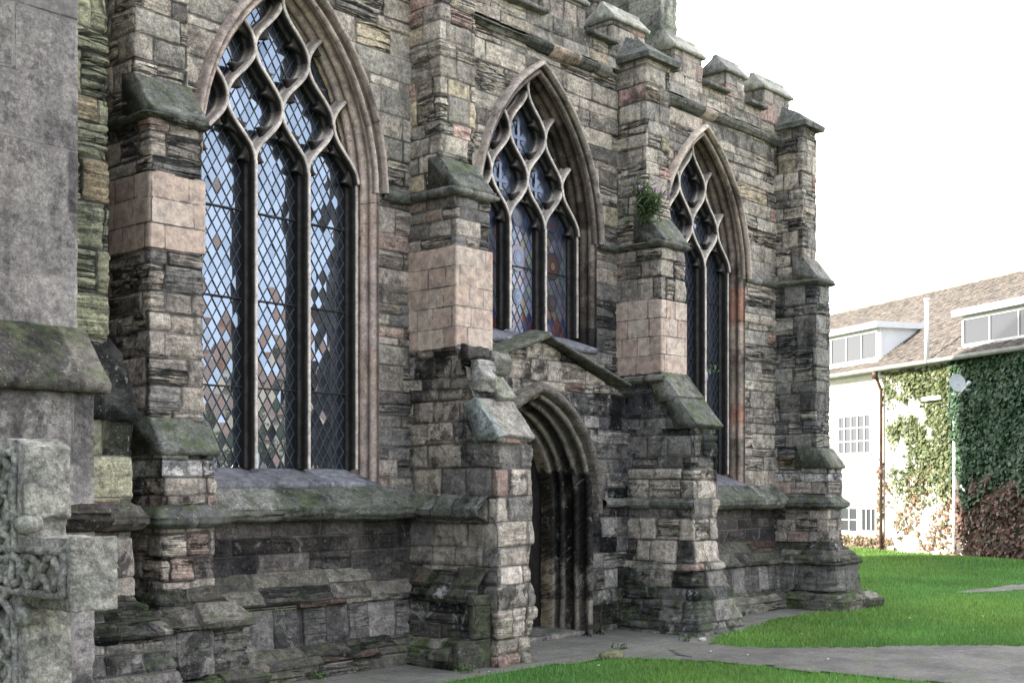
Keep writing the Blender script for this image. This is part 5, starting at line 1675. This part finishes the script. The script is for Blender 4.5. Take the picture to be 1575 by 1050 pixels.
mk('foliage', [creeper((-4.6, -.05), (-.1, 2.0), 8600, lambda k, z: (.62 + .3 * fbm(k * 2, z * 2, s=6)) * sstep(2.0 - z + .6 * fbm(k * 3, z * 2, s=16), 0, .5), [(.17, .085, .065), (.12, .075, .055), (.09, .085, .045), (.20, .11, .085)], .11, 41, .2),
               creeper((-.05, 3.3), (-.1, 2.3), 2600, lambda k, z: sstep(fbm(k * 2.2, z * 1.4, s=12) + .15, 0, .4) * .8, [(.30, .16, .10), (.20, .13, .07), (.14, .13, .05)], .09, 43, .07),
               creeper((3.0, 5.6), (-.05, .36), 700, lambda k, z: .8 + 0 * k, [(.25, .16, .10), (.14, .12, .05)], .09, 45, .10)], M['leaf'], rc, smooth=False)
keep(rc)

# ------------------------------------------------------------------ houses across the churchyard (seen mirrored in the window)
def far_house(x, y, w_, d_, eave, ridge, rz, wallm, tilec, label):
    root = empty('cottage', (x, y, 0), label, 'house', rz=0)
    ca, sa_ = math.cos(rz), math.sin(rz)
    def G_(k, d, z): return (x + ca * k - sa_ * d, y + sa_ * k + ca * d, z)
    def gb(k0, k1, d0, d1, z0, z1):
        V = [G_(k, d, z) for z in (z0, z1) for d in (d0, d1) for k in (k0, k1)]
        return dict(V=np.array(V), Q=[[0, 2, 3, 1], [4, 5, 7, 6], [0, 1, 5, 4], [2, 6, 7, 3], [0, 4, 6, 2], [1, 3, 7, 5]])
    mk('wall', [gb(0, w_, 0, d_, 0, eave), dict(V=[G_(0, 0, eave), G_(0, d_, eave), G_(0, d_ / 2, ridge - .1)], Q=[[0, 2, 1]]), dict(V=[G_(w_, 0, eave), G_(w_, d_, eave), G_(w_, d_ / 2, ridge - .1)], Q=[[0, 1, 2]])], wallm, root, smooth=False)
    Fn = lambda k, d, z: G_(k, d, z)
    r_ = mk('roof', [sheet(-.2, w_ + .2, -.3, eave - .2, d_ / 2, ridge, tilec, Fn), sheet(-.2, w_ + .2, d_ + .3, eave - .2, d_ / 2, ridge + .01, tilec, Fn)], M['tile'], root, smooth=False)
    mk('chimney', [gb(w_ * .2, w_ * .2 + .9, d_ / 2 - .4, d_ / 2 + .4, ridge - .8, ridge + 1.3)], M['tile2'], r_, smooth=False)
    for i in range(3):
        for zz in (1.0, eave - 2.0):
            k = w_ * (i + .5) / 3
            wv = mk('window', gb(k - .6, k + .6, d_ + .01, d_ + .05, zz, zz + 1.3), M['whitepaint'], root, smooth=False)
            mk('pane', gb(k - .5, k + .5, d_ + .052, d_ + .06, zz + .1, zz + 1.2), M['houseglass'], wv, smooth=False)
    keep(root)
M['tile2'] = simple_mat('brick', (.42, .17, .09), (.30, .12, .07), 6, .9, .2)
far_house(16, -38, 9, 8, 6.2, 8.6, .12, M['creamwall'], (.36, .22, .16), 'cream cottage with orange tiled roof across the churchyard')
far_house(27, -33, 8, 7, 5.6, 7.7, -.1, M['creamwall'], (.33, .21, .16), 'smaller cream cottage behind the church lawn')
far_house(37, -36, 9, 8, 6.4, 9.0, .2, M['creamwall'], (.36, .20, .14), 'taller cream house at the far side of the churchyard')
def tree(x, y, h, rad, seed, label):
    root = empty('tree', (x, y, 0), label, 'tree', 'trees across the churchyard')
    g = np.random.default_rng(seed)
    tr = [tube([(x, y, 0), (x + .1, y, h * .3), (x, y + .1, h * .7)], [.22, .16, .06], 8, C=(.10, .08, .06))]
    for i in range(7):
        a = g.uniform(0, 6.28); z0_ = h * g.uniform(.3, .6)
        tr.append(tube([(x, y, z0_), (x + rad * .4 * math.cos(a), y + rad * .4 * math.sin(a), z0_ + h * .12), (x + rad * .8 * math.cos(a), y + rad * .8 * math.sin(a), z0_ + h * .22)], [.08, .05, .02], 6, C=(.10, .08, .06)))
    mk('trunk', tr, M['soil'], root)
    bl = [leaf_blob((x + rad * .6 * g.normal() * .8, y + rad * .6 * g.normal() * .8, h * .62 + h * .2 * g.normal() * .8), 90, .22, (.5, .5, .4), [(.06, .10, .03), (.10, .12, .04), (.05, .08, .03)], int(g.integers(9999)), narrow=.4) for _ in range(26)]
    mk('crown', bl, M['leaf'], root, smooth=False)
    keep(root)
tree(20, -22, 4.2, 1.8, 1, 'small round green tree in the churchyard')
tree(25.5, -24, 3.8, 1.9, 2, 'low spreading tree before the cream cottages')
tree(33, -26, 5.0, 2.2, 3, 'taller leafy tree near the far house')

# everything under the church is modelled in world coordinates
def keep_deep(root):
    bpy.context.view_layer.update()
    for c in root.children:
        c.matrix_parent_inverse = root.matrix_world.inverted()
keep_deep(church)
